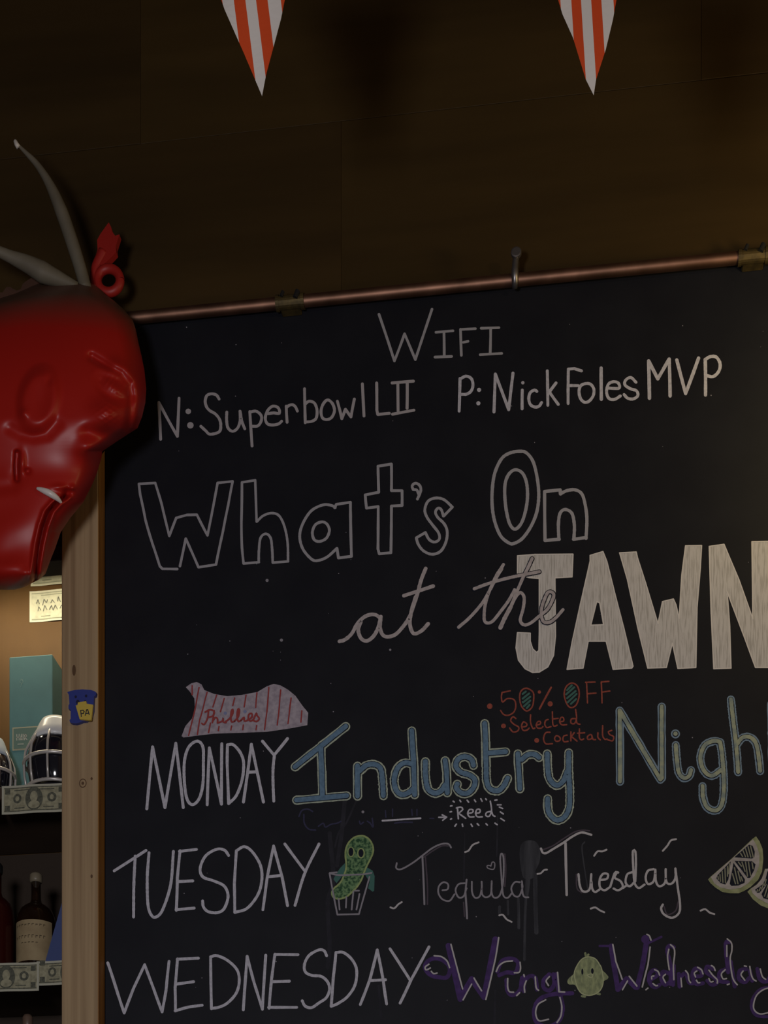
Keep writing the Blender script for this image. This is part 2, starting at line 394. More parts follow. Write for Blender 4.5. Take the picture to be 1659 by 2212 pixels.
k.C('A4', '178,305 240,275 300,300 320,370 300,440 250,475 195,478;1035,445 1010,430 960,460 945,530 965,595 1015,620 1060,610 1088,570', w_)
k.D('A4', '388,428 380,578', 4.5).D('A4', '878,348', 3.6)
k.C('A5', '20,435 75,440 110,490 105,560 60,620 10,630 -30,590 -45,520 -30,460 20,435;260,480 320,485 380,480 370,430 320,415 265,440 245,520 270,590 330,600 390,565;555,420 500,370 445,400 440,450 500,490 560,510 575,560 530,595 470,590 430,550', w_)
k.L('A5', '188,270 190,600', 7); k.L('A5', '697,590 688,195 785,385 905,175 915,565;985,185 1078,540 1215,165;1285,180 1288,555', 7.2)
k.C('A5', '1285,180 1340,150 1400,155 1440,220 1430,300 1370,360 1295,350', 7)
k.build('lettering', [M_chalk], cb, ['chalk letter P with colon', 'chalk word Nick', 'chalk word Foles', 'chalk letters MVP'])
k = ink(); k.key = ucut(1030); w_ = 5.4
k.L('A6', '88,200 100,300 150,540 215,760 285,975 310,1000 450,1002;475,975 530,715 650,985 815,960 880,650 930,400 972,175 830,190 735,685 635,490 540,492 440,520 375,690 300,380 242,190 88,200', w_)
k.L('A6', '1060,185 1055,550 1060,800 1075,950 1220,938;1350,942 1495,930;1198,555 1185,165 1060,185', w_)
k.C('A6', '1218,938 1220,830 1235,710 1285,670 1330,710 1345,820 1350,940;1495,930 1490,750 1460,600 1410,500 1340,475 1260,500 1200,555', w_); w_ = 6
k.C('A7', '455,510 420,490 340,485 230,540 150,660 120,780 150,900 230,995 290,1010 380,975 470,895;335,645 270,670 240,740 255,810 305,830 370,800 400,730 380,670 335,645', w_)
k.L('A7', '472,895 485,985 608,970 598,460 465,480 450,512;858,120 985,100 985,350 1085,350 1085,490 985,495 980,935 870,945 858,900 860,500 750,515 738,390 865,365 858,120', w_)
k.C('A7', '1190,340 1180,305 1210,280 1250,300 1262,350 1230,430;1190,340 1225,345 1240,380', w_)
k.C('A7', '1475,590 1455,530 1425,515 1400,550 1420,600 1480,660 1510,730 1500,830 1450,920 1370,950 1290,920 1240,860 1220,800;1305,745 1340,810 1390,835 1435,810 1430,750 1370,670 1320,600 1300,530 1330,450 1400,420 1480,435 1560,505', w_)
k.L('A7', '1220,795 1305,745;1560,505 1478,590', w_); w_ = 7
k.C('A8', '570,140 450,160 350,230 270,400 240,600 240,800 270,980 340,1150 440,1235 500,1240 600,1180 700,1040 770,870 795,680 780,480 730,270 650,160 570,140;515,360 440,410 395,520 390,680 410,860 450,1010 510,1070 580,1010 630,880 660,700 650,520 600,400 515,360', w_)
k.L('A8', '1040,1190 870,1205 865,620 1050,600 1055,650;1362,1170 1210,1190', w_)
k.C('A8', '1060,645 1130,610 1230,600 1310,650 1350,780 1370,950 1360,1180;1215,1190 1220,1020 1190,880 1110,835 1050,880 1030,1010 1035,1190', w_)
k.build('lettering', [M_mid], cb, ["outlined chalk word What's", "outlined chalk word On"])
# JAWN
k = ink(0.0003); k.key = ucut(1218, 1372, 1525)
k.edge = True
k.G('B2', '770,200 960,185 1355,182 1345,422 1165,432 1168,700 1170,1050 1150,1250 1090,1370 1000,1425 930,1430 850,1390 780,1300 755,1170 770,1010 905,1015 905,1100 930,1180 970,1218 995,1200 1000,1000 1000,440 895,430 770,395')
k.G('B3', '270,145 370,115 400,190 470,470 530,700 605,1010 595,1025 450,1035 395,815 255,815 215,1025 90,1035 130,820 200,500 270,190', 0, ('322,505 345,515 375,685 275,690',))
k.G('B3', '500,125 630,118 640,165 700,350 800,680 835,505 920,485 940,530 965,640 985,300 1015,70 1140,68 1130,250 1105,550 1095,1020 955,1028 912,830 865,1020 720,1025 640,700 560,330')
k.G('B3', '1200,75 1315,58 1345,130 1430,330 1540,640 1533,38 1655,35 1690,35 1680,1020 1560,1020 1480,800 1340,430 1360,700 1370,1025 1235,1030 1215,600')
k.build('lettering', [M_solid, mat('bright_chalk_edge', (0.66, 0.62, 0.59), 0.95)], cb, ['solid block letter ' + c for c in 'JAWN'])
k = ink(0.0009)
THE = '150,955 270,850 400,700 470,580 540,450 590,350 622,295;540,440 480,560 430,720 420,870 450,910 510,890 600,780 680,670 740,560;590,960 680,780 760,590 830,430 880,330 925,230;700,740 750,640 800,590 840,640 830,760 800,880 840,930 910,910 1010,830;1010,830 1090,760 1150,640 1140,590 1090,590 1040,700 1020,800 1040,890 1100,905 1170,860 1250,770;315,550 480,490 700,430 1000,370'
k.C('B2', THE.replace('150,955', '150,955'), 10.5)
k.build('lettering_outline', [M_black], cb)  # dark outline drawn around the cursive word
k = ink(0.0015); k.key = ucut(965)
k.C('B2', THE, 6.8); k.C('B2', '600,340 560,400 520,480;590,960 640,850 700,740', 9)
k.C('B1', '185,1030 250,1010 330,940 400,820 480,740 560,710 620,715 670,750;440,800 410,890 440,990 510,1025 590,970 650,860 678,735;680,735 670,860 700,950 760,975 850,950 940,860 1020,740 1070,600 1120,450 1160,300 1215,160;1095,500 1050,650 1025,800 1050,910 1090,940 1170,900 1245,820', 8)
k.L('B1', '955,485 1305,370', 8)
k.build('lettering', [mat('cursive_chalk', (0.46, 0.41, 0.42), 0.95, col2=(0.36, 0.32, 0.33), scale=120, spec=0.1)], cb, ['cursive chalk word at', 'cursive chalk word the'])
# rust text
k = ink(); k.key = lambda u, v: 0 if v < 1535 and u < 1205 else 1 if v < 1535 else 2 if v < 1600 - 0.17 * (u - 1100) else 3; w_ = 3.2
k.D('B4', '185,370', 6).L('B4', '400,208 315,225', w_).C('B4', '315,225 308,270 320,325 370,290 440,300 460,360 440,430 380,465 330,455 300,415;570,180 515,210 500,280 520,370 575,420 630,380 648,300 640,220 570,180;1050,125 990,165 970,250 1000,350 1045,385 1100,350 1128,250 1110,160 1050,125', w_)
k.D('B4', '708,220', 3.6).D('B4', '822,345', 5.6).L('B4', '832,172 710,398', 4)
k.L('B4', '1295,115 1195,118;1205,118 1215,335;1215,238 1305,232;1440,108 1360,115 1368,335;1375,220 1450,210', w_)
k.D('B4', '330,578', 5.2).D('B4', '680,730', 5.2)
k.C('B4', '460,500 430,480 405,520 440,560 490,590 480,630 430,640 395,600;525,590 570,580 575,555 540,535 520,580 540,625 580,620 600,600;615,460 615,540 640,605 660,600;680,570 720,555 715,530 690,535 675,570 690,600 730,600 745,585;800,510 775,520 765,560 785,595 830,585;845,430 850,560 870,580 895,570;925,535 965,525 960,490 935,490 922,535 945,565 995,565;1085,500 1045,505 1040,545 1075,555 1100,500 1090,405;1095,500 1105,550 1135,560', w_)
k.L('B4', '845,505 905,498', w_)
k.C('B4', '820,645 775,650 752,710 775,765 845,765;890,680 868,710 885,740 925,730 925,700 890,680;1000,675 965,685 955,720 970,745 1010,740;1130,610 1130,700 1150,725 1175,715;1240,670 1215,690 1220,720 1260,710 1260,675 1240,670;1260,680 1275,720 1300,722;1325,650 1325,700 1350,725;1375,575 1375,680 1400,720 1420,715;1470,625 1435,640 1450,670 1490,690 1480,735 1430,725', w_)
k.L('B4', '1040,640 1040,735;1075,650 1045,690 1105,738;1110,655 1185,650', w_)
k.L('B4', '532,240 565,215;532,290 600,235;535,330 612,270;545,370 612,310;575,390 605,355;1000,200 1050,150;990,245 1075,170;1000,285 1090,210;1005,330 1100,240;1040,345 1095,295', 4.2, 1)
k.build('lettering', [M_rust, M_teal], cb, ['rust chalk 50%', 'rust chalk word OFF', 'rust chalk word Selected', 'rust chalk word Cocktails'])
# shirt drawing
k = ink(0.0003)
k.G('D4', '105,120 160,80 220,65 270,90 300,150 400,190 540,215 700,200 860,170 960,110 1030,85 1100,100 1180,145 1260,210 1330,310 1395,390 1385,520 1200,555 960,590 700,600 400,610 230,630 80,650 60,635 100,530 170,450 200,340 195,240 150,170')
k.off = 0.0009
k.L('D4', '172,105 172,200;245,125 215,290 185,430 135,630;330,175 290,330 250,470 228,620;430,205 390,330;510,240 470,380;620,235 600,315;740,205 720,330;855,180 842,335;980,125 960,380 935,570;1105,150 1090,330 1068,520;1215,235 1195,400 1182,505;1328,370 1318,490;365,500 345,600;455,535 448,580;588,530 580,572;712,520 705,570;852,525 845,570', 3, 1)
k.D('D4', '522,395 730,378', 3.6, 2)
k.off = 0.0014
k.C('D4', '345,370 335,450 300,515 275,505;310,385 360,360 405,380 390,425 345,440;405,370 395,440 385,495;390,480 420,440 440,460 440,500;440,500 490,480 500,445 500,490 530,495;520,490 570,450 600,400 600,355 585,380 580,450 590,490 620,480;620,480 660,430 670,360 655,355 645,430 660,485 690,470;690,470 720,440 722,480 750,475;750,475 800,440 800,400 770,410 765,460 790,480 820,460;820,460 850,395 855,420 880,455 850,485 820,475', 3.8, 1)
k.build('shirt_drawing', [M_shirt, M_red, mat('pale_blue_chalk', (0.2, 0.22, 0.38), 0.95)], cb, 'chalk drawing of a white shirt with red pinstripes')
# MONDAY
k = ink(); w_ = 6.3
k.L('B6', '122,840 178,240 298,828 403,205 475,828;707,800 728,250 845,795 848,210;915,790 900,400 903,220;1058,775 1135,215 1252,775;1105,485 1185,482;1242,185 1355,320 1485,160', w_)
k.C('B6', '610,185 530,240 488,370 485,560 510,740 565,800 630,740 665,600 670,400 665,240 610,185;903,220 960,220 1030,300 1060,400 1045,560 990,710 915,790;1358,320 1345,450 1345,600 1352,765', w_)
k.build('lettering', [M_chalk], cb, 'white chalk word MONDAY')
# Industry Night
IL = [('L', 'B7', '130,555 400,340 650,140;395,360 405,600 412,855;145,895 660,850;770,545 770,855;1325,185 1345,500 1355,840'),
      ('C', 'B7', '790,600 860,540 940,530 1005,570 1025,680 1035,850;1330,525 1250,515 1180,570 1145,690 1170,800 1230,840 1300,815 1350,770'),
      ('C', 'B8', '-52,500 -50,650 -25,780 45,825 110,800 150,740;440,540 420,480 350,450 280,480 262,550 310,610 400,640 455,690 440,770 380,825 310,820 265,770 275,730;570,550 575,700 610,780 690,800 750,750 790,670;935,480 1000,430 1070,430 1110,460;1195,420 1200,560 1220,680 1290,745 1360,700 1400,600;1415,410 1415,600 1425,800 1420,970 1370,1070 1290,1100 1220,1040 1200,960 1200,880'),
      ('L', 'B8', '150,490 165,600 172,820;555,110 565,300 570,550;590,415 770,400;895,420 905,600 915,780')]
for off, ww, mm in ((0.0004, 19.4, M_sage), (0.0010, 13.4, M_black), (0.0016, 10.4, M_blue)):
    k = ink(off)
    for md, cr, tx in IL: getattr(k, md)(cr, tx, ww)
    k.build('lettering' if off == 0.0004 else ('lettering_gap' if off == 0.0010 else 'lettering_core'), [mm], cb, {0.0004: 'sage outline of the word Industry', 0.0010: None, 0.0016: 'blue chalk core of the word Industry'}[off])
NL = [('L', 'C1', '182,965 178,255;178,255 585,945;598,215 600,930;1690,190 1700,870;1690,480 1850,470'),
      ('C', 'C1', '738,600 750,760 770,880 820,930 870,910 890,850;1180,570 1120,560 1030,600 985,710 1000,820 1050,890 1110,905 1190,850;1180,570 1200,700 1215,900 1215,1080 1190,1210 1130,1255 1050,1220 1010,1120 1005,1010;1288,145 1310,350 1335,550 1350,720 1360,870;1350,590 1400,530 1470,520 1530,570 1560,680 1580,860')]
for off, ww, mm in ((0.0004, 17.6, M_slate), (0.0010, 11.4, M_black), (0.0016, 8.6, M_yel)):
    k = ink(off)
    for md, cr, tx in NL: getattr(k, md)(cr, tx, ww)
    k.D('C1', '735,488', {17.6: 9.8, 11.4: 6.6, 8.6: 4.8}[ww])
    k.build('lettering' if off == 0.0004 else ('lettering_gap' if off == 0.0010 else 'lettering_core'), [mm], cb, {0.0004: 'slate outline of the word Night', 0.0010: None, 0.0016: 'olive chalk core of the word Night'}[off])
k = ink(); k.key = ucut(930, 968); w_ = 3.3
k.L('B8', '275,970 285,1085;290,1030 360,1080;85,1070 160,1070;120,1045 165,1068 125,1100;232,905 243,913;300,895 310,910;375,895 390,915;450,892 462,910;515,880 528,905;565,880 572,890;660,895 680,892;685,942 722,942;705,965 738,980;715,1015 745,1035;720,1082 755,1105;660,1130 682,1145;568,1135 582,1150;478,1135 495,1152;415,1140 428,1162;325,1140 330,1162;265,1140 250,1160;205,1090 215,1085;200,1015 215,1012;205,955 220,952', w_)
k.C('B8', '265,975 310,965 330,990 280,1035;385,1030 430,1020 435,995 400,990 380,1030 400,1065 445,1065;465,1030 505,1020 505,990 475,990 462,1030 480,1065 530,1065;620,1010 575,1020 565,1050 600,1060 625,1000 612,905;625,1010 640,1050 660,1060', w_)
k.L('B7', '1025,1105 1415,1080', 3.8)
k.build('lettering', [M_chalk], cb, ['short chalk underline', 'small chalk arrow', 'small word Reed framed by short dashes'])
k = ink(0.0002); k.key = 'each'
k.C('B7', '170,1060 200,1000 260,985 310,1010;220,1040 225,1130 270,1190 340,1200;370,1160 420,1130 440,1170 500,1140 560,1130 600,1110;790,1110 800,1140 830,1120;870,1110 900,1130 930,1170 920,1080;1150,1130 1220,1120 1330,1120', 3.2)
k.L('B7', '1055,1000 1060,1070;1128,985 1128,1060;1325,990 1330,1050;1378,990 1378,1050;1510,1080 1550,1082', 2.6)
k.build('lettering', [M_ghost], cb, 'wiped-out dark blue writing')
# TUESDAY
k = ink(); w_ = 6.2
k.L('C2', '58,350 295,198;550,200 530,400 522,645;545,205 672,190;540,430 645,425;520,640 655,628;970,200 955,450 958,660;1168,640 1200,400 1248,165 1310,390 1352,610;1205,395 1300,385;1332,150 1480,350', w_)
k.C('C2', '215,240 205,450 203,695;318,215 305,400 310,600 335,680 370,695 420,640 480,450 500,205;912,235 880,195 820,190 740,240 700,330 720,395 800,425 880,465 908,540 880,630 830,662 760,655 725,620 718,575;970,200 1030,170 1090,210 1150,310 1160,420 1130,530 1050,630 960,660;1587,150 1480,370 1408,608', w_)
k.build('lettering', [M_chalk], cb, 'white chalk word TUESDAY')
# pickle in a glass
k = ink(0.0003)
k.G('C3', '510,780 420,870 340,980 280,1100 340,1180 420,1080 510,960', 0); k.G('C3', '940,860 1060,930 1100,1040 1090,1330 1060,1350 970,1280 1000,1150 900,1000', 0)
k.off = 0.0006
PK = '820,240 700,270 590,370 530,500 520,640 535,780 530,900 500,1000 440,1140 370,1220 290,1290 250,1370 270,1450 340,1490 430,1490 540,1450 650,1360 760,1240 840,1110 890,970 950,830 1020,690 1070,560 1060,430 990,310 900,250'
k.G('C3', PK, 1, curve=True); k.off = 0.0012
k.C('C3', PK + ' 820,240', 3.8, 2)
k.D('C3', '630,560', 7.8, 2, 11.5).D('C3', '830,585', 8.6, 2, 11.5)
k.off = 0.0018
k.D('C3', '630,560', 5.2, 3, 9.2).D('C3', '830,585', 5.4, 3, 8.7)
k.C('C3', '210,990 400,1025 700,1015 900,1005 1040,980', 3.6, 4).L('C3', '210,980 350,970;205,990 360,1810 790,1800 1000,1060;385,1500 405,1710;540,1460 530,1670;680,1350 645,1710;800,1400 740,1710;710,1335 790,1335', 3.6, 4)
k.build('pickle_drawing', [M_teal, M_pickle, M_lime, M_black, M_dim], cb, 'chalk drawing of a green pickle with dark eyes in a glass')
# Tequila
k = ink(); w_ = 3.7
k.C('C4', '125,390 120,440 170,450 280,390 380,315 480,240 570,200 640,200 665,235;580,660 630,650 635,600 590,580 545,620 540,690 580,750 650,765 700,700;800,590 740,600 710,660 740,730 790,720 820,640;872,575 875,680 905,735 950,720 970,640 970,575;970,640 975,700 1010,730 1060,700 1070,570;1070,570 1070,690 1100,735 1150,710 1180,600 1190,450 1185,320 1165,295 1155,350 1165,500 1175,640 1190,720 1230,735 1270,690;1350,580 1300,580 1265,640 1290,710 1340,720 1375,640 1370,570;1370,600 1380,700 1400,728 1435,730', w_)
k.L('C4', '380,320 400,800;820,555 808,680 825,940', 4)
k.C('C4', '1090,450 1030,440 1025,415 1055,415 1060,425 1075,380 1100,390 1090,450', 2.4)
k.build('lettering', [M_dim], cb, 'faded cursive word Tequila')
k = ink(0.0002); k.key = 'each'
k.C('C4', '395,330 480,270 570,220 640,218;410,330 430,620 430,800;1200,300 1210,450 1200,620;790,780 800,920', 3)
k.C('C5', '80,230 180,190 270,130 370,70 440,55 500,60;385,440 390,560 430,600;1150,720 1180,790 1250,760 1275,680', 3)
k.build('lettering', [mat('plum_chalk', (0.07, 0.055, 0.075), 0.95)], cb, 'faint plum shadow strokes')
M_pc = mat('pale_cursive_chalk', (0.47, 0.45, 0.47), 0.95, spec=0.1)
k = ink(); w_ = 4.8
k.C('C5', '75,215 90,250 120,255 180,220 270,165 350,110 430,75 515,95;403,440 415,540 445,590 500,570 515,440;515,500 525,570 550,595 590,570;590,490 650,480 660,440 620,435 590,480 590,550 630,580 680,550;680,550 720,430 750,425;735,430 720,470 770,500 790,550 750,580 710,565;790,560 820,540;880,420 830,440 815,510 850,545 900,500;900,500 905,350 900,240 880,235 878,300 885,430 895,520 930,560 980,530;1060,395 1010,410 990,470 1010,525 1060,500 1075,400;1075,400 1080,500 1110,545 1160,510 1165,395;1165,480 1180,520 1220,520 1250,470 1250,390;1250,390 1270,550 1290,700 1280,780 1220,820 1150,790 1125,740 1140,705', w_)
k.L('C5', '290,170 300,620', 5.6)
k.build('lettering', [M_pc], cb, 'white cursive word Tuesday')
k = ink(); k.key = 'each'
k.C('C5', '540,278 570,240 610,240 648,225;1140,235 1180,190 1210,145 1255,133;510,740 550,730 590,755 628,772;1470,758 1510,745 1550,775 1590,788', 4)
k.C('C4', '805,280 840,265 880,210 940,183;62,830 100,840 140,800 175,778;1145,910 1180,905 1220,950 1268,975;1525,498 1560,490 1590,460 1620,455', 3.8)
k.build('wavy_tick', [M_pc], cb)
# limes
LM = [M_rind, M_pith, M_black, mat('flesh_lines', (0.24, 0.24, 0.17), 0.95)]
k = ink(0.0003)
k.G('C6', '1240,1350 1300,1290 1420,1210 1520,1100 1590,890 1660,900 1800,1000 2000,1700 1700,1700 1500,1620 1350,1500', 0)
k.off = 0.0006; k.G('C6', '1310,1290 1440,1200 1530,1080 1600,900 1650,890 1900,1000 2000,1580 1650,1590 1450,1480 1340,1380', 1)
k.off = 0.0009; k.G('C6', '1640,930 1600,1100 1550,1200 1390,1310 1430,1370 1480,1370 1700,1100', 2); k.G('C6', '1720,1200 1650,1150 1520,1400 1560,1480 1700,1520', 2)
k.off = 0.0012; k.L('C6', '1440,1310 1430,1350;1500,1260 1470,1340;1560,1200 1520,1300;1610,1110 1580,1230;1650,1220 1580,1440;1700,1230 1630,1470', 2.6, 3)
k.build('lime_drawing', LM, cb, 'chalk drawing of the second lime wedge, cut by picture edge')
k = ink(0.0015)
k.off = 0.0015; k.G('C6', '455,1110 510,1050 930,690 1340,300 1410,250 1480,350 1540,500 1555,700 1530,950 1450,1120 1300,1260 1170,1340 1060,1385 900,1385 740,1360 600,1270 500,1180', 0)
k.off = 0.0018; k.G('C6', '510,1060 940,690 1350,310 1420,430 1480,620 1470,850 1390,1030 1250,1190 1100,1280 900,1310 700,1270 580,1190', 1)
k.off = 0.0021; k.G('C6', '975,670 1270,420 1340,440 1385,560 1375,670 1330,695', 2); k.G('C6', '980,740 1330,750 1400,810 1370,930 1290,1080 1240,1080', 2)
k.G('C6', '960,780 1190,1110 1180,1180 1060,1230 920,1240 885,1200', 2); k.G('C6', '905,750 860,1110 800,1215 700,1180 620,1090 640,1030', 2)
k.off = 0.0024; k.L('C6', '1300,450 1355,670;1250,460 1305,670;1200,500 1250,665;1150,540 1200,660;1100,590 1140,655;1060,770 1120,850;1130,770 1190,950;1200,770 1240,1050;1260,770 1300,1030;1330,780 1350,900;980,880 1050,1200;1050,950 1100,1150;940,1000 1000,1200;1110,1060 1140,1140;880,800 860,1000;840,850 840,1050;790,890 800,1180;735,950 750,1170;690,1010 700,1150;650,1050 660,1110', 2.6, 3)
k.build('lime_drawing', LM, cb, 'chalk drawing of a lime wedge with four segments')
# WEDNESDAY
k = ink(); w_ = 6.1
k.L('C7', '100,262 175,490 255,735 340,510 448,280 530,500 612,725 650,520 678,248;758,225 735,500 738,715;755,228 955,218;750,462 910,440;1070,205 1078,695;1378,705 1415,200 1480,450 1558,700 1590,190', w_)
k.C('C7', '735,715 860,680 990,662;1070,205 1130,195 1230,240 1320,330 1340,440 1310,550 1230,640 1150,680 1078,692', w_)
k.L('C8', '105,180 75,400 50,690;105,183 322,185;85,440 242,435;45,682 310,682;680,165 655,400 635,672;910,655 1000,420 1070,140 1125,420 1158,650;1000,430 1148,422;1190,130 1380,425;1558,112 1385,430 1285,642', w_)
k.C('C8', '592,195 570,150 520,140 430,190 385,270 390,345 450,380 540,390 600,440 620,510 590,590 520,640 450,685 390,670 362,620;680,165 750,165 830,230 875,330 860,470 790,580 700,645 635,672', w_)
k.build('lettering', [M_chalk], cb, 'white chalk word WEDNESDAY')
# Wing Wednesday
k = ink(0.0003); k.key = ucut(1268)
k.L('D1', '335,260 460,820;460,820 580,610 710,800;710,800 830,190', 12.5)
k.C('D1', '190,390 110,430 90,500 150,570 230,590 320,590 350,500 290,420 190,390;850,530 900,420 1000,395 1070,440 1040,540 950,540 870,570;945,620 960,740 1020,780 1090,720 1110,600;1130,640 1190,580 1250,600 1270,720;1400,560 1340,620 1340,700 1400,730 1450,660 1440,560;1470,560 1490,700 1540,900 1500,1050 1380,1110 1260,1060 1240,930 1300,820 1440,770 1640,760', 9)
k.L('D1', '1130,580 1130,740', 8)
k.L('D2', '830,370 930,1020;930,1020 1060,860 1200,990;1220,990 1290,700 1360,300', 11).L('D2', '660,370 830,370;1360,340 1580,235', 5).D('D2', '1340,270', 9)
k.C('D3', '230,880 300,840 340,800 300,750 240,800 240,900 300,960 360,930;480,800 400,770 380,860 420,930 480,900;490,920 490,700 450,520 480,460 530,480;530,700 520,930;600,850 670,790 710,900 760,910;770,830 860,820 850,750 780,740 750,830 800,920 880,910;1000,740 930,710 920,780 1010,840 1050,900 990,930 930,880;1160,740 1080,780 1080,880 1180,900;1180,780 1150,440 1200,420;1210,650 1260,950;1400,740 1320,760 1310,860 1380,900 1430,850;1440,760 1470,880;1530,740 1560,860 1640,890 1700,800', 8.5)
k.L('D3', '590,800 600,950', 9); k.C('D3', '1750,950 1580,980 1490,1070 1460,1180 1500,1280 1600,1310 1750,1300', 7)
k.build('lettering', [M_purple], cb, ['purple chalk word Wing', 'purple chalk word Wednesday'])
k = ink(0.0010); k.key = ucut(1268); w_ = 3.3
k.L('D1', '362,245 485,715;580,665 490,830;605,600 685,735;865,175 830,400 730,825;1055,785 1085,755;1130,565 1135,585;1485,540 1500,745 1560,748', w_)
k.C('D1', '185,365 260,375 320,420 348,490;130,455 90,485 100,515 145,495;155,530 180,555 215,548;840,530 870,470 930,430 1010,420;1090,435 1095,500 1080,540 1030,545;960,605 960,700 980,745 1022,750;1155,630 1135,690 1140,750;1250,590 1260,700 1285,730;1400,585 1365,630 1390,680;1510,805 1530,900 1520,1000 1480,1070;1360,830 1280,880 1255,970 1290,1050 1390,1035', w_)
k.L('D2', '855,350 900,600 995,870;1075,895 1000,1025;1100,825 1215,970;1412,390 1380,650 1295,985', w_).C('D2', '1365,200 1400,220 1425,285', w_)
k.L('D3', '195,990 220,970;615,850 625,955;1165,460 1165,590;1170,930 1195,920;1375,705 1400,710', 3)
k.C('D3', '290,825 265,830 265,860;300,750 340,770 360,815;280,915 310,940 335,940;430,805 400,840 430,905;470,505 455,600 475,750;490,450 530,490 540,560 525,700 530,870;670,760 700,800 710,870 730,905;805,765 775,790 790,835;815,720 860,750 880,800;800,875 820,905 840,905;980,700 1010,720 1025,760;950,755 1000,820 1050,870 1050,910;950,855 970,895 1000,890;1145,750 1100,800 1120,860 1160,855;1170,380 1220,430 1225,520 1205,620 1225,800 1250,880 1290,930;1360,765 1335,810 1380,875;1440,710 1455,800 1480,860 1515,885;1565,740 1590,830 1630,865;1700,960 1600,990 1520,1060 1485,1170 1500,1240 1570,1280 1700,1255', 3.2)
k.build('lettering_highlight', [mat('bright_thin_chalk', (0.45, 0.43, 0.44), 0.95)], cb, ['thin pale highlights on the word Wing', 'thin pale highlights on the word Wednesday'])
k = ink(0.0004)
k.G('D2', '500,530 400,560 320,660 275,780 200,850 175,900 200,945 290,950 330,1020 400,1090 500,1115 600,1090 680,1020 715,900 770,870 790,830 740,770 690,720 660,640 600,560', 0, curve=True)
k.L('D2', '445,480 455,530;490,500 470,535;395,1120 440,1125;620,1080 660,1090', 5)
k.off = 0.0010; k.D('D2', '400,755', 2.2, 1, 6.4).D('D2', '550,745', 2.8, 1, 6)
k.C('D2', '500,535 400,565 325,660 280,780 300,900 340,1015 400,1085 500,1110 600,1085 675,1020 712,900 690,720 655,645 595,565 500,535;250,820 240,870 255,930', 2.4, 2)
k.C('D2', '470,810 520,790 560,800;480,820 540,850 560,800', 2, 2)
k.build('chick_drawing', [M_chick, M_black, mat('chick_line', (0.42, 0.45, 0.26), 0.95)], cb, 'chalk drawing of a small round yellow chick')

# ------------------------------------------------------------------ copper pipe with brass clamps, hook
YPp = YB - 0.024
def pz(u): return at(u, interp([(300, 686), (560, 662), (830, 633), (1115, 601), (1590, 555), (2100, 502)], u), YPp)
a = at(200, 692, YPp); zpipe = pz(830).z
pipe = empty('copper_pipe', (at(830, 633, YPp).x, YPp, zpipe))
tag(pipe, 'thin copper pipe running along the top edge of the chalkboard', 'pipe')
x0 = XP1 - 0.03; x1 = at(2100, 500, YPp).x
MB().tube([(x0 + (x1 - x0) * i / 24, YPp, zpipe) for i in range(25)], 0.0120, 20).build('tube', M_copper, pipe, True)
def clamp(u):
    c = Vector((at(u, 620, YPp).x, YPp, zpipe))
    b = MB()
    b.tube([(c.x - 0.031, YPp, zpipe), (c.x + 0.031, YPp, zpipe)], 0.0138, 20)
    b.tube([(c.x - 0.031, YPp, zpipe), (c.x - 0.024, YPp, zpipe)], 0.0155, 20).tube([(c.x + 0.024, YPp, zpipe), (c.x + 0.031, YPp, zpipe)], 0.0155, 20)
    b.box(c.x - 0.022, c.x + 0.022, YPp - 0.001, YB - 0.0002, zpipe - 0.0128, zpipe + 0.015, bev=0.002)
    f = b.build('pipe_clamp', M_brass, pipe, False)
    h = MB()
    for dx, dz, r in ((-0.016, 0.008, 0.006), (0.015, 0.004, 0.0085)):
        h.tube([(c.x + dx - 0.2 * r, YPp - 0.0150, zpipe + dz - r * 0.8), (c.x + dx + r * 0.5, YPp - 0.0150, zpipe + dz + r * 0.9)], (r * 0.62), 10)
    h.build('clamp_hole', M_hole, f)  # near-black stubs that read as dark holes in the clamp
clamp(627); clamp(1627)
# hook over the pipe
hx = at(1113, 600, YPp).x
hook = empty('metal_hook', (hx, YPp, zpipe))
tag(hook, 'short grey metal hook clipped over the copper pipe', 'hook')
pts = []
R = 0.0165
for i in range(13):
    an = radians(-90 - 25 + 0) + i * radians(200) / 12
    pts.append((hx, YPp - R * cos(an + pi / 2 - radians(90)), zpipe + R * sin(an)))
pts = [(hx - 0.001, YPp - 0.0005, zpipe - R - 0.001), (hx, YPp - 0.010, zpipe - 0.011), (hx, YPp - R, zpipe), (hx, YPp - 0.0170, zpipe + 0.012), (hx + 0.001, YPp - 0.018, zpipe + 0.024), (hx + 0.003, YPp - 0.018, zpipe + 0.036)]
MB().tube(pts, [0.0055, 0.0070, 0.0078, 0.0068, 0.0065, 0.007], 14).build('hook_arm', M_iron, hook, True)
c = Vector((hx + 0.003, YPp - 0.019, zpipe + 0.040))
MB().tube([(c.x, c.y - 0.007, c.z), (c.x, c.y - 0.0062, c.z), (c.x, c.y, c.z), (c.x, c.y + 0.004, c.z)], [0.0085, 0.0108, 0.0112, 0.008], 18).build('hook_tip', mat('worn_iron', (0.2, 0.18, 0.18), 0.45, 0.8), hook)

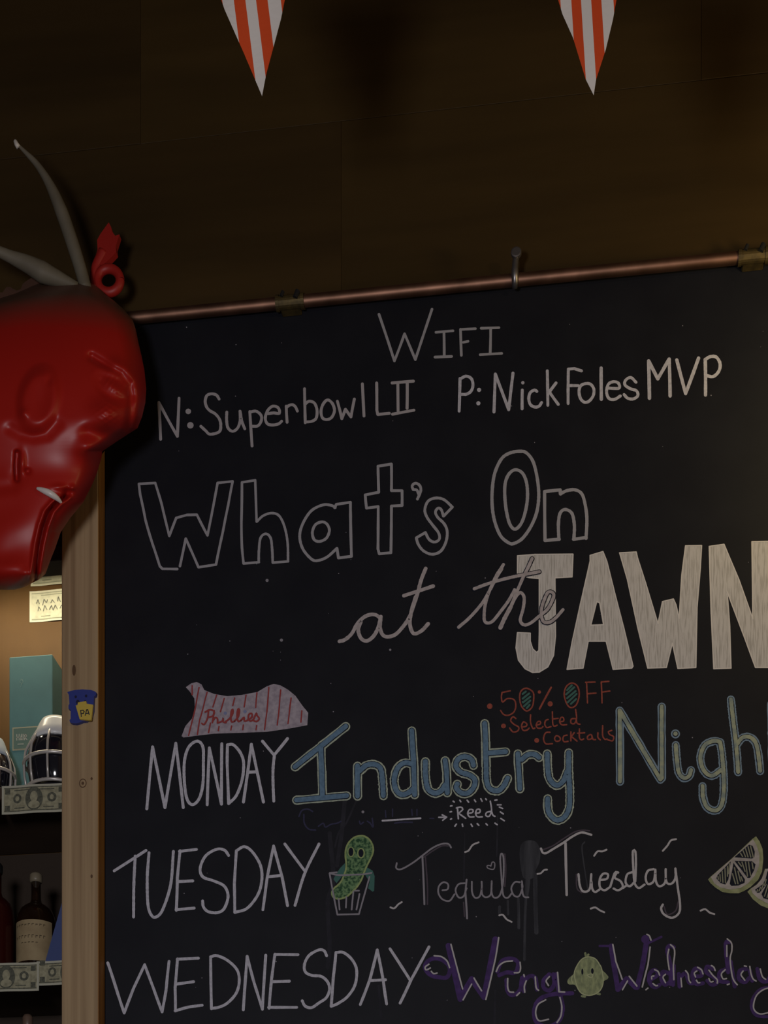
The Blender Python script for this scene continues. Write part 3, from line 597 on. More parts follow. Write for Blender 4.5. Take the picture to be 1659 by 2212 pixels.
# ------------------------------------------------------------------ striped bunting
M_fw = mat('bunting_white', (0.72, 0.67, 0.63), 0.8, spec=0.2); M_fr = mat('bunting_red', (0.66, 0.075, 0.018), 0.7, spec=0.2)
YF = YB - 0.85
def clip(poly, fn):
    out = []
    for i in range(len(poly)):
        a, b = poly[i], poly[(i + 1) % len(poly)]; fa, fb = fn(a), fn(b)
        if fa >= 0: out.append(a)
        if (fa >= 0) != (fb >= 0):
            t = fa / (fa - fb); out.append((a[0] + (b[0] - a[0]) * t, a[1] + (b[1] - a[1]) * t))
    return out
def flag(outline, edges, lean, label, ripple):
    tip = max(outline, key=lambda p: p[1])
    xs_ = sorted(p[0] for p in outline)
    c = at(tip[0], -160, YF)
    e = empty('bunting_flag', c); tag(e, label, 'flag')
    E = [-1e4] + edges + [1e4]
    b = MB()
    nb = 26; top = -160; bot = tip[1]
    for i in range(len(E) - 1):
        m = 1 if i % 2 == 0 else 0      # red first (leftmost), alternate
        for j in range(nb):
            v0 = top + (bot - top) * j / nb; v1 = top + (bot - top) * (j + 1) / nb
            p = list(outline)
            p = clip(p, lambda q: q[1] - v0); p = clip(p, lambda q: v1 - q[1]) if p else p
            if p: p = clip(p, lambda q: q[0] - (E[i] + lean * q[1]))
            if p: p = clip(p, lambda q: (E[i + 1] + lean * q[1]) - q[0])
            if len(p) < 3: continue
            V = []
            for (u, v) in p:
                r = ripple * sin((u - tip[0]) / 38.0 + v / 90.0)
                V.append(at(u, v, YF + r))
            n = len(V); V2 = [q + Vector((0, 0.0007, 0)) for q in V]
            b.add(V + V2, [tuple(range(n)), tuple(range(2 * n - 1, n - 1, -1))], m)
    b.build('cloth', [M_fw, M_fr], e)
    l, r = at(outline[0][0] - 6, -160, YF), at(outline[-1][0] + 6, -160, YF)
    MB().box(l.x, r.x, YF - 0.004, YF + 0.004, c.z - 0.002, c.z + 0.016, bev=0.001).build('header_tape', M_fw, e)
    return e
flag([(411, -160), (478, 0), (485, 20), (507, 70), (527, 115), (566, 207), (575, 160), (595, 85), (607, 40), (615, 0), (650, -160)], [480, 505, 530, 553, 578, 606.5], 0.125,
     'striped red and white bunting pennant, the left one of two, above WIFI heading', 0.004)
flag([(1140, -160), (1206, 0), (1215, 30), (1237.5, 80), (1265, 170), (1282.5, 205), (1287.5, 172), (1308.5, 107), (1324, 42), (1331.5, 0), (1366, -160)], [1210.5, 1234, 1255, 1277, 1299, 1325], 0.062,
     'striped red and white bunting pennant, the right one of two, above metal hook', -0.003)
zt_ = at(566, -160, YF).z + 0.008
sl = [(x, YF, zt_ + 0.012 * ((x + 0.27) / 1.2) ** 2 - 0.012) for x in [XL + (XR - XL) * i / 60 for i in range(61)]]
sl = [(x, y, zt_ + 0.02 * abs((x + 0.2) / 2.2) ** 2) for x, y, z in sl]
st = MB().tube(sl, 0.003, 8).build('garland_string', M_fw, None, True, origin=(XL, YF, zt_)); tag(st, 'white cord strung between side walls carrying the two pennants', 'cord')

# ------------------------------------------------------------------ red horned head
YH = YB - 0.045 - 0.095
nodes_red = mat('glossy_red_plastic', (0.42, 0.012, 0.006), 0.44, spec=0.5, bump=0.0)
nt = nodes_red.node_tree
# crown: red fading to brownish grey above the brow (object space height)
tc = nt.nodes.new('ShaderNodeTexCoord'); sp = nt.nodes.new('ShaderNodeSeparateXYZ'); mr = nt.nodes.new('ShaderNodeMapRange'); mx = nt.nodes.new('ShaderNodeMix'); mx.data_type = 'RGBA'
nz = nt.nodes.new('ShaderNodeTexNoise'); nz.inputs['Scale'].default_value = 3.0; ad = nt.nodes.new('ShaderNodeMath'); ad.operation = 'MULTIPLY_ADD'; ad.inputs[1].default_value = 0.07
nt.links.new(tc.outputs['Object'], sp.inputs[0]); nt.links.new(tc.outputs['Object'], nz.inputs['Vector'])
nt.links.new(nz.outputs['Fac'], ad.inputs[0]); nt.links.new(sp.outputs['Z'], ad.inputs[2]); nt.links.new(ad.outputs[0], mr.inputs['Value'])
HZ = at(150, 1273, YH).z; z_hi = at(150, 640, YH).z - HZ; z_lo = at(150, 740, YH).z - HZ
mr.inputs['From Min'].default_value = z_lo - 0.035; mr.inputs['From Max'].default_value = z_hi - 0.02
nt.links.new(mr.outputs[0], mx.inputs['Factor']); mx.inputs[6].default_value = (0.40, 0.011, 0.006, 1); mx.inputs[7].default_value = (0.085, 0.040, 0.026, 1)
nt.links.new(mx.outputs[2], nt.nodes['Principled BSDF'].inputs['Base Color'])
head = empty('horned_head', (at(80, 1273, YH).x, YH, HZ))
tag(head, 'glossy red plastic horned beast head hanging over the top of the pine post', 'mask')
RTAB = [(604, 176), (606, 184), (616, 205), (626, 218), (637, 229), (651, 248), (669, 268), (690, 286), (710, 293), (740, 299), (770, 306), (800, 312), (840, 316), (870, 314), (900, 307), (925, 297), (932, 286), (950, 258), (975, 221), (990, 219), (1003, 215), (1020, 210), (1045, 200), (1085, 180), (1120, 151), (1150, 131), (1185, 119), (1215, 107), (1240, 98), (1252, 84), (1259, 70), (1266, 58), (1271, 45), (1274, 30)]
LTAB = [(604, 150), (606, 108), (611, 72), (616, 62), (624, 50), (634, 28), (641, 4), (660, -60), (700, -130), (760, -175), (850, -205), (930, -190), (975, -150), (1040, -125), (1100, -105), (1180, -85), (1240, -62), (1265, -35), (1274, 0)]
def seg(u, v, pl):
    best = 1e9
    for (a, b), (c, d) in zip(pl, pl[1:]):
        dx, dy = c - a, d - b; t = max(0, min(1, ((u - a) * dx + (v - b) * dy) / (dx * dx + dy * dy + 1e-9)))
        best = min(best, math.hypot(u - a - dx * t, v - b - dy * t))
    return best
def gs(u, v, u0, v0, ru, rv, rot=0):
    du, dv = u - u0, v - v0; c, s_ = cos(rot), sin(rot); a = (du * c + dv * s_) / ru; b = (-du * s_ + dv * c) / rv
    return exp(-(a * a + b * b))
def sst(x): x = max(0, min(1, x)); return x * x * (3 - 2 * x)
G1 = [(198, 770), (232, 790), (262, 806), (281, 828), (284, 856), (281, 900), (278, 925)]
G2 = [(22, 925), (45, 938), (70, 943), (100, 938), (122, 915)]
MOUTH = [(140, 1073), (122, 1086), (106, 1104), (95, 1135), (86, 1175), (81, 1210), (78, 1240), (76, 1256)]
RIDGE = [(250, 796), (272, 806), (294, 826), (304, 850), (302, 885), (296, 912)]
LIDC = [(218, 815), (232, 806), (250, 812), (270, 836), (278, 860)]
LID2 = [(218, 822), (240, 845), (262, 860), (278, 862)]
def relief(u, v):
    b = 0.0
    # ear flap
    du, dv = (u - 84), (v - 862); r = math.hypot((du + 0.12 * dv) / 42.0, dv / 66.0)
    b += 0.013 * sst((1.25 - r) / 0.55) - 0.006 * gs(u, v, 92, 862, 20, 42)
    b -= 0.004 * gs(u, v, 106, 820, 7, 12)
    b -= 0.006 * exp(-(seg(u, v, G2) / 13.0) ** 2)
    b += 0.007 * gs(u, v, 52, 893, 8, 10)
    # brow fold, eyelid
    b -= 0.012 * exp(-(seg(u, v, G1) / 8.5) ** 2)
    c_, s2 = cos(0.62), sin(0.62); du, dv = u - 246, v - 838; rr = math.hypot((du * c_ + dv * s2) / 46.0, (-du * s2 + dv * c_) / 27.0)
    b -= 0.008 * sst((1.3 - rr) / 0.7)
    b += 0.013 * exp(-(seg(u, v, RIDGE) / 20.0) ** 2)
    b += 0.014 * gs(u, v, 245, 838, 32, 17, 0.62)
    b -= 0.0015 * exp(-(seg(u, v, LID2) / 5.0) ** 2)
    b += 0.0010 * gs(u, v, 245, 830, 24, 14, 0.6) * sin(u * 0.55 + v * 0.35)
    # cheek
    b += 0.022 * gs(u, v, 232, 893, 34, 30) + 0.0011 * gs(u, v, 232, 893, 22, 20) * sin(u * 0.35) * sin(v * 0.5)
    b += 0.015 * gs(u, v, 190, 966, 24, 20)
    b -= 0.007 * exp(-(seg(u, v, [(190, 934), (225, 940), (258, 948)]) / 15.0) ** 2)
    # side slit, nostril, mouth
    b -= 0.020 * exp(-(seg(u, v, [(37, 978), (35, 1005), (36, 1036)]) / 4.6) ** 2)
    b += 0.011 * gs(u, v, 48, 1000, 6, 22)
    b -= 0.010 * gs(u, v, 60, 1018, 6, 6)
    b -= 0.005 * exp(-(seg(u, v, [(-20, 1056), (25, 1050), (36, 1030)]) / 15.0) ** 2)
    b -= 0.022 * exp(-(seg(u, v, MOUTH) / 4.2) ** 2)
    b += 0.008 * exp(-(seg(u, v, [(p[0] - 11, p[1]) for p in MOUTH]) / 4.5) ** 2) + 0.008 * exp(-(seg(u, v, [(p[0] + 11, p[1] + 2) for p in MOUTH]) / 5.0) ** 2)
    b -= 0.016 * gs(u, v, 144, 1068, 9, 14, 0.5); b += 0.008 * gs(u, v, 156, 1054, 7, 6) + 0.005 * gs(u, v, 128, 1052, 16, 6)
    b += 0.010 * gs(u, v, 58, 1240, 14, 12) + 0.010 * gs(u, v, 88, 1240, 9, 12) + 0.008 * gs(u, v, 20, 1230, 40, 22)
    # upper lip and snout folds
    b += 0.004 * sin(v * 0.045 + u * 0.02) * gs(u, v, 20, 1150, 60, 70)
    return b
NR, NC = 330, 190
V = []; F = []
rows = []
for i in range(NR + 1):
    t = i / NR; v = 604.5 + (1273.8 - 604.5) * (0.5 - 0.5 * cos(pi * t) if False else t)
    l = interp(LTAB, v); r = interp(RTAB, v); cx = (l + r) / 2; hw = (r - l) / 2
    ta = min(1, max(0.0, (v - 602) / 260)); tb = min(1, max(0.0, (1275 - v) / 60))
    endf = sqrt(1 - (1 - ta) ** 2) * sqrt(1 - (1 - tb) ** 2)
    B = 0.155 - 0.033 * sst((v - 900) / 130) - 0.026 * sst((v - 1040) / 200)
    rows.append((v, cx, hw, B * endf))
def avgrow(tab, v): return sum(interp(tab, v + d) for d in range(-44, 45, 8)) / 12.0
for v, cx, hw, B in rows:
    la, ra = avgrow(LTAB, v) - 6, avgrow(RTAB, v) + 14; cs, hs = (la + ra) / 2, (ra - la) / 2
    for j in range(NC + 1):
        s_ = -cos(pi * j / NC); u = cx + hw * s_
        se = min(0.985, abs((u - cs) / hs)); dd = min(1, max(0, hw * (1 - abs(s_))) / 42.0)
        e = sqrt(max(0, 1 - se ** 2.7)) * sqrt(max(0, 1 - (1 - dd) ** 2))
        # asymmetric bulge: fuller towards the right cheek
        bb = B * (e ** 0.9)
        fade = sst(e / 0.35)
        V.append(at(u, v, YH - bb - relief(u, v) * fade))
for i in range(NR):
    for j in range(NC):
        a = i * (NC + 1) + j; F.append((a, a + NC + 1, a + NC + 2, a + 1))
# back shell
NB = 24; k0 = len(V)
step = 6
ri = list(range(0, NR + 1, step))
for i in ri:
    v, cx, hw, B = rows[i]
    for j in range(NB + 1):
        s_ = -cos(pi * j / NB); e = sqrt(max(0, 1 - s_ * s_))
        V.append(at(cx + hw * s_, v, YH + 0.083 * min(1, B / 0.12 + 0.1) * e ** 0.5))
for i in range(len(ri) - 1):
    for j in range(NB):
        a = k0 + i * (NB + 1) + j; F.append((a, a + 1, a + NB + 2, a + NB + 1))
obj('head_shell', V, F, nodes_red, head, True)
def upath(pts, Ys): return [at(u, v, y) for (u, v), y in zip(pts, Ys)]
M_horn = mat('weathered_horn', (0.17, 0.145, 0.105), 0.6, col2=(0.12, 0.10, 0.07), scale=12, spec=0.3)
def horn(pts, rad, y0, y1, name='horn'):
    q = crom(pts, False, 8); n = len(q)
    rr = [interp([(i / (len(rad) - 1), r) for i, r in enumerate(rad)], i / (n - 1)) * 0.95 * MM for i in range(n)]
    P3 = [at(u, v, y0 + (y1 - y0) * i / (n - 1)) for i, (u, v) in enumerate(q)]
    return MB().tube(P3, rr, 20).build(name, M_horn, head, True)
h1 = horn([(186, 625), (172, 575), (152, 512), (130, 450), (107, 398), (82, 358), (58, 332), (42, 316), (33, 303)], [13, 13.5, 14, 14, 14, 11.5, 8, 5.5, 1.5], YH - 0.03, YH - 0.10)
h1['label'] = 'tall curved off-white horn'
tipm = mat('pale_horn_tip', (0.62, 0.56, 0.50), 0.4)
MB().tube([at(40, 318, YH - 0.0985), at(36, 312, YH - 0.0995), at(33, 305, YH - 0.1005), at(31.5, 301, YH - 0.101)], [0.0048, 0.0046, 0.0038, 0.0008], 14).build('horn_tip', tipm, h1, True)
h2 = horn([(168, 618), (125, 602), (92, 588), (62, 572), (35, 560), (10, 549), (-30, 530), (-80, 500)], [7, 15, 21, 17, 12, 10, 8, 3], YH - 0.04, YH - 0.12)
h2['label'] = 'low off-white horn pointing left'
# ragged mane along the crown
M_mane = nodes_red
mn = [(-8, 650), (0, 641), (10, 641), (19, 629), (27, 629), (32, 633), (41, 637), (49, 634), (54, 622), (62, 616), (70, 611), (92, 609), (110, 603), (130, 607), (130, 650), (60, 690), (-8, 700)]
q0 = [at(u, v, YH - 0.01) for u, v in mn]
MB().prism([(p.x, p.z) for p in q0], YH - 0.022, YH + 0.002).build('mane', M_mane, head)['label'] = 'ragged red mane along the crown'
# curled red ribbon tag
M_tag = mat('matte_red_ribbon', (0.36, 0.014, 0.009), 0.5)
YT = YH + 0.03
ring = []
for i in range(29):
    an = 2 * pi * i / 28; ring.append(at(235 + 24.5 * cos(an) * 1.0, 606 + 25.5 * sin(an), YT))
mb = MB(); mb.tube(ring, [(0.0098, 0.0095)] * 29, 14, cap=False)
cp = crom([(205, 624), (203, 600), (208, 578), (216, 561), (224, 545)], False, 4)
mb.tube([at(u, v, YT) for u, v in cp], [0.0085 + 0.0035 * (i / len(cp)) for i in range(len(cp))], 14)
mb.build('curl_ring', M_tag, head, True)['label'] = 'curled red loop with forked end'
bl = [(206, 566), (213, 545), (212, 524), (219, 511), (229, 497), (237, 486), (242, 496), (245, 507), (251, 515), (260, 512), (256, 525), (252, 538), (253, 550), (243, 561), (233, 570), (222, 580)]
q0 = [at(u, v, YT) for u, v in bl]
MB().prism([(p.x, p.z) for p in q0], YT - 0.007, YT + 0.007).build('curl_fork', M_tag, head)
# tusk
tk = crom([(80, 1055), (92, 1059), (108, 1066), (124, 1077), (136, 1090)], False, 2)
n = len(tk)
def hb(u, v):
    l = interp(LTAB, v); r = interp(RTAB, v); s_ = (u - (l + r) / 2) / ((r - l) / 2)
    B = 0.155 - 0.033 * sst((v - 900) / 130) - 0.026 * sst((v - 1040) / 200)
    return B * max(0, 1 - abs(s_) ** 2.7) ** 0.45
MB().tube([at(u, v, YH - hb(u, v) - 0.004 - 0.006 * sin(pi * i / (n - 1))) for i, (u, v) in enumerate(tk)], [max(0.0012, 0.0066 * sin(pi * (0.12 + 0.82 * i / (n - 1)))) for i in range(n)], 14).build('tusk', mat('ivory_tusk', (0.70, 0.62, 0.58), 0.35), head, True)['label'] = 'small white tusk at the mouth corner'
# bracket joining head to the post
bc = at(185, 800, YP)
MB().box(bc.x - 0.02, bc.x + 0.02, YH + 0.02, YP - 0.0001, bc.z - 0.03, bc.z + 0.03, bev=0.003).build('mounting_bracket', M_iron, head)

# ------------------------------------------------------------------ bell-shaped magnet with keystone
def pxy(crop, txt, Y):
    x0, y0, sc = crop; return [(q.x, q.z) for q in (at(x0 + a / sc, y0 + b / sc, Y) for a, b in P(txt))]
Z6 = (0, 1380, 5.267)
mc = at(178, 1532, YP)
mag = empty('bell_magnet', (mc.x, YP, mc.z)); tag(mag, 'small blue bell-shaped magnet with a yellow PA keystone on the post', 'magnet')
MB().prism(pxy(Z6, '780,630 800,622 870,605 950,598 1050,605 1095,622 1110,635 1105,665 1085,680 1080,760 1078,830 1060,900 1000,955 950,960 930,972 880,985 830,980 810,970 805,945 820,935 820,830 795,820 795,775 805,765 800,690 798,660', YP), YP - 0.009, YP).build('bell', mat('royal_blue_plastic', (0.035, 0.05, 0.25), 0.45), mag)
b = MB()
for u, v, r in ((862, 660, 2.7), (980, 650, 2.7), (885, 720, 4.2), (970, 715, 2.8), (905, 735, 3)):
    c = at(u / 5.267, 1380 + v / 5.267, YP - 0.009)
    b.prism([(c.x + r * MM * cos(t * pi / 6), c.z + r * 1.2 * MM * sin(t * pi / 6)) for t in range(12)], YP - 0.0094, YP - 0.0088)
b.build('bell_print', mat('navy_print', (0.008, 0.008, 0.04), 0.6), mag)
ks = MB().prism(pxy(Z6, '885,795 905,790 910,760 1003,745 1008,775 1080,785 1072,870 1060,955 1040,960 930,950 915,900', YP), YP - 0.014, YP - 0.0085).build('keystone', mat('yellow_plastic', (0.58, 0.42, 0.07), 0.5), mag)
def strokes(crop, txt, wpx, Y, m, name, parent, mbx=None):
    x0, y0, sc = crop; b = mbx or MB()
    for part in txt.split(';'):
        p = [at(x0 + a / sc, y0 + c / sc, Y) for a, c in P(part)]
        for a, c in zip(p, p[1:]):
            d = (c - a); l = d.length or 1; nx = Vector((-d.z, 0, d.x)) / l * wpx * MM / 2; e = d / l * wpx * MM * 0.35
            b.add([a - e + nx, c + e + nx, c + e - nx, a - e - nx], [(0, 1, 2, 3)])
    return b.build(name, m, parent) if mbx is None else b
strokes(Z6, '925,885 918,815 945,812 958,828 948,848 925,852;970,870 985,808 998,806 1015,862;978,850 1008,846', 2.1, YP - 0.0143, mat('dark_print', (0.03, 0.03, 0.04), 0.6), 'keystone_lettering', mag)

# ------------------------------------------------------------------ shelves of the back bar
YS0 = YB + 0.13
zs1 = at(60, 1697, YS0).z; zs2 = at(60, 2080, YS0).z; zs3 = zs2 - 0.42
M_shelf = mat('dark_shelf_board', (0.06, 0.035, 0.02), 0.6, col2=(0.04, 0.022, 0.012), scale=8, stretch=(0.3, 1, 2))
def shelf(z, label):
    o = MB().box(XL, XP0 + 0.039, YS0, RY1 - 0.0045, z - 0.028, z, bev=0.0015).build('shelf_board', M_shelf, None, origin=((XL + XP0) / 2, (YS0 + RY1) / 2, z - 0.028))
    tag(o, label, 'shelf'); return o
db = MB().box(XL, XP0 + 0.039, RY1 - 0.004, RY1 - 0.0002, 0, zs1 - 0.029).build('bay_shade_sheet', mat('bay_shade', (0.035, 0.02, 0.01), 0.7), rb)  # dark sheet added so the lower bay reads as shaded
shelf(zs1, 'dark shelf board holding the teal carton and miniature helmets')
shelf(zs2, 'dark shelf board holding the whiskey bottle, below the carton shelf')
shelf(zs3, 'lowest dark shelf board, mostly below the picture edge')
M_bill = mat('banknote_paper', (0.40, 0.37, 0.24), 0.85, col2=(0.25, 0.23, 0.145), scale=90, detail=5, lo=0.35, hi=0.6)
M_bink = mat('banknote_ink', (0.07, 0.07, 0.05), 0.85, col2=(0.14, 0.14, 0.10), scale=200)
M_pale = mat('banknote_margin', (0.50, 0.48, 0.37), 0.85)
M_pale2 = mat('bright_note_margin', (0.80, 0.80, 0.64), 0.85); M_bill2 = mat('bright_note_paper', (0.74, 0.75, 0.58), 0.85, col2=(0.58, 0.60, 0.46), scale=70, detail=5, lo=0.3, hi=0.55); M_bink2 = mat('pale_note_ink', (0.42, 0.44, 0.33), 0.85)
def bill(x0, ztop_, Y, label, group, w=0.156, h=0.066, tilt=0.0, writing=None, fold=True):
    """banknote taped with its face to the viewer; the upper edge folds back over the shelf"""
    o = empty('banknote', (x0 + w / 2, Y, ztop_ - h)); tag(o, label, 'banknote', group)
    def tr(x, z, d=0.0):
        return Vector((x0 + x + tilt * z, Y - 0.0004 - d + 0.0012 * sin(x * 60), ztop_ - h + z - tilt * x))
    nx = 12
    def sheet(xa, xb, za, zb, d):
        V = []; F = []
        for i in range(nx + 1):
            x = xa + (xb - xa) * i / nx; V += [tr(x, za, d), tr(x, zb, d)]
        for i in range(nx): F.append((2 * i, 2 * i + 2, 2 * i + 3, 2 * i + 1))
        return V, F
    b = MB(); b.add(*sheet(0, w, 0, h, 0.0)); 
    if fold:
        V = [tr(w * i / nx, h) for i in range(nx + 1)]; V2 = [p + Vector((0, 0.012, 0.0015)) for p in V]
        b.add(V + V2, [(i, i + 1, i + nx + 2, i + nx + 1) for i in range(nx)])
    b.build('paper', M_pale2 if writing else M_pale, o)
    f = MB(); f.add(*sheet(0.005, w - 0.005, 0.005, h - 0.005, 0.0004)); f.build('face_print', M_bill2 if writing else M_bill, o)
    p = MB()
    def ell(cx, cz, rx, rz, d=0.0010, m=0, n=22): p.add([tr(cx + rx * cos(2 * pi * t / n), cz + rz * sin(2 * pi * t / n), d) for t in range(n)], [tuple(range(n))], m)
    def bar(xa, xb, za, zb, d=0.0008, m=0):
        p.add(*sheet(xa, xb, za, zb, d), m)
    if writing is None:
        ell(w / 2, h / 2, 0.021, 0.027); ell(w / 2, h / 2 + 0.004, 0.009, 0.013, 0.0014, 1); ell(w / 2, h / 2 - 0.014, 0.014, 0.009, 0.0014, 1)
        ell(w * 0.24, h / 2 + 0.002, 0.010, 0.011); ell(w * 0.24, h / 2 + 0.002, 0.005, 0.006, 0.0014, 1); ell(w * 0.77, h / 2 + 0.002, 0.011, 0.011); ell(w * 0.77, h / 2 + 0.002, 0.005, 0.006, 0.0014, 1)
        for a_, b_ in ((0.008, 0.020), (0.136, 0.148)):
            for c_, d_ in ((0.008, 0.020), (0.046, 0.058)): bar(a_, b_, c_, d_)
    bar(0.006, w - 0.006, 0.0055, 0.0075); bar(0.006, w - 0.006, h - 0.0075, h - 0.0055); bar(0.03, 0.055, 0.012, 0.0145); bar(0.1, 0.125, 0.012, 0.0145); bar(0.03, 0.126, h - 0.013, h - 0.011)
    p.build('engraving', [M_bink2 if writing else M_bink, M_bill], o)['kind'] = 'stuff'
    if writing:
        b2 = MB(); zero = len(b2.V)
        for part in writing.split(';'):
            q = [tr(a / 1000, c / 1000, 0.0016) for a, c in P(part)]
            for a_, c_ in zip(q, q[1:]):
                d = c_ - a_; l = d.length or 1; n_ = Vector((-d.z, 0, d.x)) / l * 0.0009; b2.add([a_ + n_, c_ + n_, c_ - n_, a_ - n_], [(0, 1, 2, 3)])
        b2.build('handwriting', mat('marker_ink', (0.16, 0.17, 0.15), 0.7), o)
    return o
gS = 'banknotes taped along the shelf edges'
bx = at(4, 1700, YS0 - 0.001).x
bill(bx, zs1 + 0.0015, YS0 - 0.001, 'banknote hanging from the upper shelf edge beside the post', gS, tilt=0.003)
bill(bx - 0.162, zs1 + 0.001, YS0 - 0.001, 'banknote taped to upper shelf edge, cut off by the left picture edge', gS)
b2x = at(84, 2085, YS0 - 0.0025).x - 0.156
bill(b2x, zs2 + 0.0015, YS0 - 0.0025, 'banknote hanging from the whiskey bottle shelf edge at the left', gS, tilt=0.01)
bill(b2x + 0.150, zs2 + 0.002, YS0 - 0.0008, 'pale banknote on the whiskey shelf edge tucked against the post', gS, h=0.056)
YBk = RY1 - 0.0015
WR1 = '40,40 44,58 50,50 42,46 52,40;60,50 66,44 60,42 58,48;72,42 74,54 80,44;90,44 94,52;86,40 100,40;70,26 74,34 66,30;50,24 56,30'
WR2 = '18,46 22,56 26,44;34,40 38,56 44,46 48,54;56,44 60,52 66,44;74,46 76,58 82,44;22,26 24,38 30,28;36,26 40,40 46,28;52,28 58,38 62,26 68,38 74,26;80,28 84,36 92,28;98,30 104,34'
nx_ = at(64, 1300, YBk).x
bill(nx_, at(64, 1278, YBk).z + 0.0002, YBk, 'pale handwritten banknote pinned on plywood, lower of the two above the carton', 'handwritten banknotes pinned on the plywood', writing=WR2, h=0.078, w=0.17, tilt=0.0, fold=False)
bill(nx_ + 0.003, at(64, 1207, YBk).z, YBk, 'pale handwritten banknote pinned on plywood, upper one touching the snout outline', 'handwritten banknotes pinned on the plywood', writing=WR1, h=0.070, w=0.165, fold=False)

# teal carton
YC0 = YS0 + 0.158
cx0 = at(20, 1550, YC0).x; cx1 = at(113, 1550, YC0).x; cz1 = at(60, 1417, YC0).z
ct = empty('teal_carton', ((cx0 + cx1) / 2, YC0 + 0.045, zs1)); tag(ct, 'tall teal bottle carton standing on the upper shelf', 'carton')
MB().box(cx0, cx1, YC0, YC0 + 0.10, zs1, cz1, bev=0.0015).build('box_body', mat('teal_card', (0.105, 0.25, 0.26), 0.6, col2=(0.09, 0.21, 0.22), scale=14), ct)
lb0 = at(27, 1572, YC0).z; lb1 = at(27, 1622, YC0).z; lx1 = at(95, 1600, YC0).x; lx0 = at(27, 1600, YC0).x
MB().box(lx0, lx1, YC0 - 0.0006, YC0 + 0.0002, lb1, lb0).build('label_border', mat('cream_ink', (0.42, 0.40, 0.28), 0.7), ct)
MB().box(lx0 + 0.003, lx1 - 0.003, YC0 - 0.0010, YC0 - 0.0004, lb1 + 0.004, lb0 - 0.003).build('label_panel', mat('teal_label', (0.12, 0.20, 0.17), 0.7), ct)
Z2 = (0, 1540, 11.85)
strokes(Z2, '430,550 430,700;430,625 490,620;490,545 490,695;530,690 545,545 560,690;535,640 560,640;590,545 590,690;630,690 630,545 680,560 675,610 635,620 690,685;455,800 600,795', 2.0, YC0 - 0.0012, mat('pale_lettering', (0.5, 0.5, 0.44), 0.7), 'lettering', ct)
strokes((0, 1380, 5.267), '240,455 225,490 250,510 235,545;255,460 262,490 240,520;240,455 255,480', 1.0, YC0 - 0.0004, mat('faint_foil', (0.25, 0.38, 0.34), 0.4), 'emblem', ct)

# miniature helmets
M_dome = mat('white_enamel', (0.82, 0.82, 0.80), 0.25, spec=0.6)
M_gl = mat('dark_shell', (0.012, 0.012, 0.018), 0.08, spec=0.8)
M_wire = mat('bright_wire', (0.62, 0.58, 0.54), 0.3, 0.3)
def make_helmet(cx, cy, r, ztop_, label, dome):
    o = empty('mini_helmet', (cx, cy, zs1)); tag(o, label, 'helmet')
    h = ztop_ - zs1
    MB().lathe((cx, cy, zs1), [(0.0, 0.0), (r * 0.62, 0.0), (r * 0.72, h * .05), (r * 0.9, h * .16), (r * 1.0, h * .36), (r * 0.99, h * .52), (r * .86, h * .68), (r * .6, h * .78), (0, h * .80)], 36).build('shell', M_gl, o, True)
    MB().lathe((cx, cy, zs1), [(0.0, h * .70), (r * 0.86, h * .70), (r * 0.88, h * .73), (r * .70, h * .85), (r * .60, h * .94), (r * .52, h * .99), (0, h)], 36).build('crown', dome, o, True)
    for zz, rr in ((0.07, 1.0), (0.40, 1.10)):
        MB().tube([(cx + r * rr * cos(2 * pi * i / 36), cy + r * rr * sin(2 * pi * i / 36), zs1 + h * zz + 0.003) for i in range(37)], 0.0042, 8, cap=False).build('face_guard', M_wire, o, True)
    for i in range(10):
        a_ = 2 * pi * i / 10 + 0.35
        MB().tube([(cx + r * q * cos(a_), cy + r * q * sin(a_), zs1 + h * z_) for q, z_ in ((1.0, .075), (1.08, .25), (1.10, .41), (1.04, .58), (.86, .72), (.66, .82))], 0.0030, 6).build('guard_bar', M_wire, o, True)
yc = YS0 + 0.077
cc = at(124, 1640, yc)
make_helmet(cc.x, yc, 0.070, at(108, 1560, yc).z, 'miniature football helmet with white crown and pale guard bars beside the post', M_dome)
cc = at(-16, 1640, yc)
make_helmet(cc.x, yc, 0.048, at(0, 1597, yc).z, 'miniature football helmet with bluish crown, cut off by the left picture edge', mat('bluish_enamel', (0.55, 0.62, 0.68), 0.25))

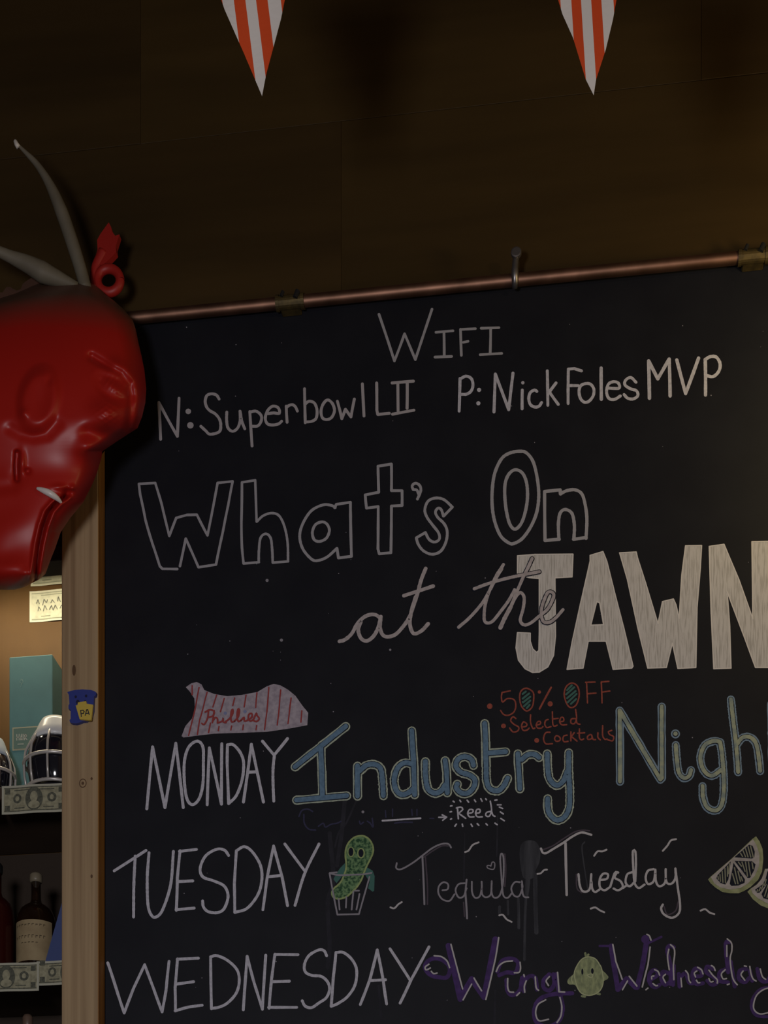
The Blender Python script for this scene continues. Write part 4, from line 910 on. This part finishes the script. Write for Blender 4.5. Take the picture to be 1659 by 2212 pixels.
# bottles
M_bot = mat('dark_bottle_glass', (0.015, 0.006, 0.003), 0.06, spec=0.8)
def bottle(cx, cy, z0, r, h, label, glass, lab=True, cap=M_dome):
    o = empty('bottle', (cx, cy, z0)); tag(o, label, 'bottle')
    MB().lathe((cx, cy, z0), [(0, 0), (r * .92, 0), (r, h * .02), (r, h * .50), (r * .95, h * .56), (r * .82, h * .62), (r * .55, h * .665), (r * .32, h * .69), (r * .25, h * .73), (r * .25, h * .90), (0, h * .90)], 40).build('glass_body', glass, o, True)
    MB().lathe((cx, cy, z0), [(0, h * .895), (r * .30, h * .90), (r * .33, h * .92), (r * .33, h * .97), (r * .24, h * .99), (0, h)], 24).build('stopper', cap, o, True)
    if lab:
        V = []; F = []; n = 20
        for i in range(n + 1):
            a_ = radians(-90 - 72 + 144 * i / n)
            for zz in (0.07, 0.47): V.append((cx + (r + .0006) * cos(a_), cy + (r + .0006) * sin(a_), z0 + h * zz))
        for i in range(n): F.append((2 * i, 2 * i + 2, 2 * i + 3, 2 * i + 1))
        l = obj('paper_label', V, F, mat('kraft_label', (0.40, 0.30, 0.16), 0.8, col2=(0.32, 0.23, 0.12), scale=30), o, True)
        b = MB()
        for row, (zz, hh, wd) in enumerate(((.41, .020, 1.0), (.29, .030, 1.0), (.24, .012, .5))):
            for j in range(9):
                if abs(j - 4) > 4.5 * wd: continue
                a0 = radians(-90 + (j - 4) * 11 * 1.0 - 3.6); a1 = a0 + radians(6.2); q = []
                rr = r + 0.0011
                zz0 = z0 + h * zz; zz1 = zz0 + h * hh * (1.0 if j % 3 else .8)
                for a_, z_ in ((a0, zz0), (a0 + radians(1.6), zz0), (a0 + radians(1.6), zz1), (a0, zz1)): q.append((cx + rr * cos(a_), cy + rr * sin(a_), z_))
                b.add(q, [(0, 1, 2, 3)])
                q = [(cx + rr * cos(a_), cy + rr * sin(a_), z_) for a_, z_ in ((a0, zz1 - h * .008), (a1, zz1 - h * .008), (a1, zz1), (a0, zz1))]; b.add(q, [(0, 1, 2, 3)])
        b.build('label_print', mat('label_ink', (0.10, 0.07, 0.035), 0.8), l)['kind'] = 'stuff'
    return o
yb_ = YS0 + 0.075
cc = at(78, 2070, yb_)
hB = (at(78, 1885, yb_).z - zs2)
bottle(cc.x, yb_, zs2, 0.0455, hB, 'dark whiskey bottle with a kraft paper label on the lower shelf', M_bot, cap=mat('dull_stopper', (0.22, 0.18, 0.12), 0.4))
cc = at(8, 2070, yb_)
bottle(cc.x - 0.012, yb_ - 0.01, zs2, 0.040, hB * 1.1, 'dark red bottle at the left picture edge beside whiskey bottle', mat('oxblood_glass', (0.035, 0.004, 0.003), 0.2), lab=False, cap=mat('black_cap', (0.01, 0.01, 0.01), 0.5))
# blue card leaning in front of the bottle
cq = [(at(u, v, YS0 + 0.018).x, at(u, v, YS0 + 0.018).z) for u, v in ((96, 2076), (134, 1950), (175, 1965), (160, 2076))]
zmin = zs2
cq = [(x, max(z, zs2)) for x, z in cq]; cq[0] = (cq[0][0], zs2); cq[3] = (cq[3][0], zs2)
o = MB().prism(cq, YS0 + 0.017, YS0 + 0.0185).build('blue_card', mat('navy_card', (0.05, 0.075, 0.21), 0.6), None, origin=(cq[0][0], YS0 + 0.018, zs2))
tag(o, 'plain blue card standing between whiskey bottle and post', 'card')
cc = at(60, 2200, yb_); bottle(cc.x, yb_, zs3, 0.038, at(60, 2190, yb_).z - zs3, 'bottle on the lowest shelf showing only its stopper', M_bot, cap=mat('brown_stopper', (0.16, 0.1, 0.07), 0.4))
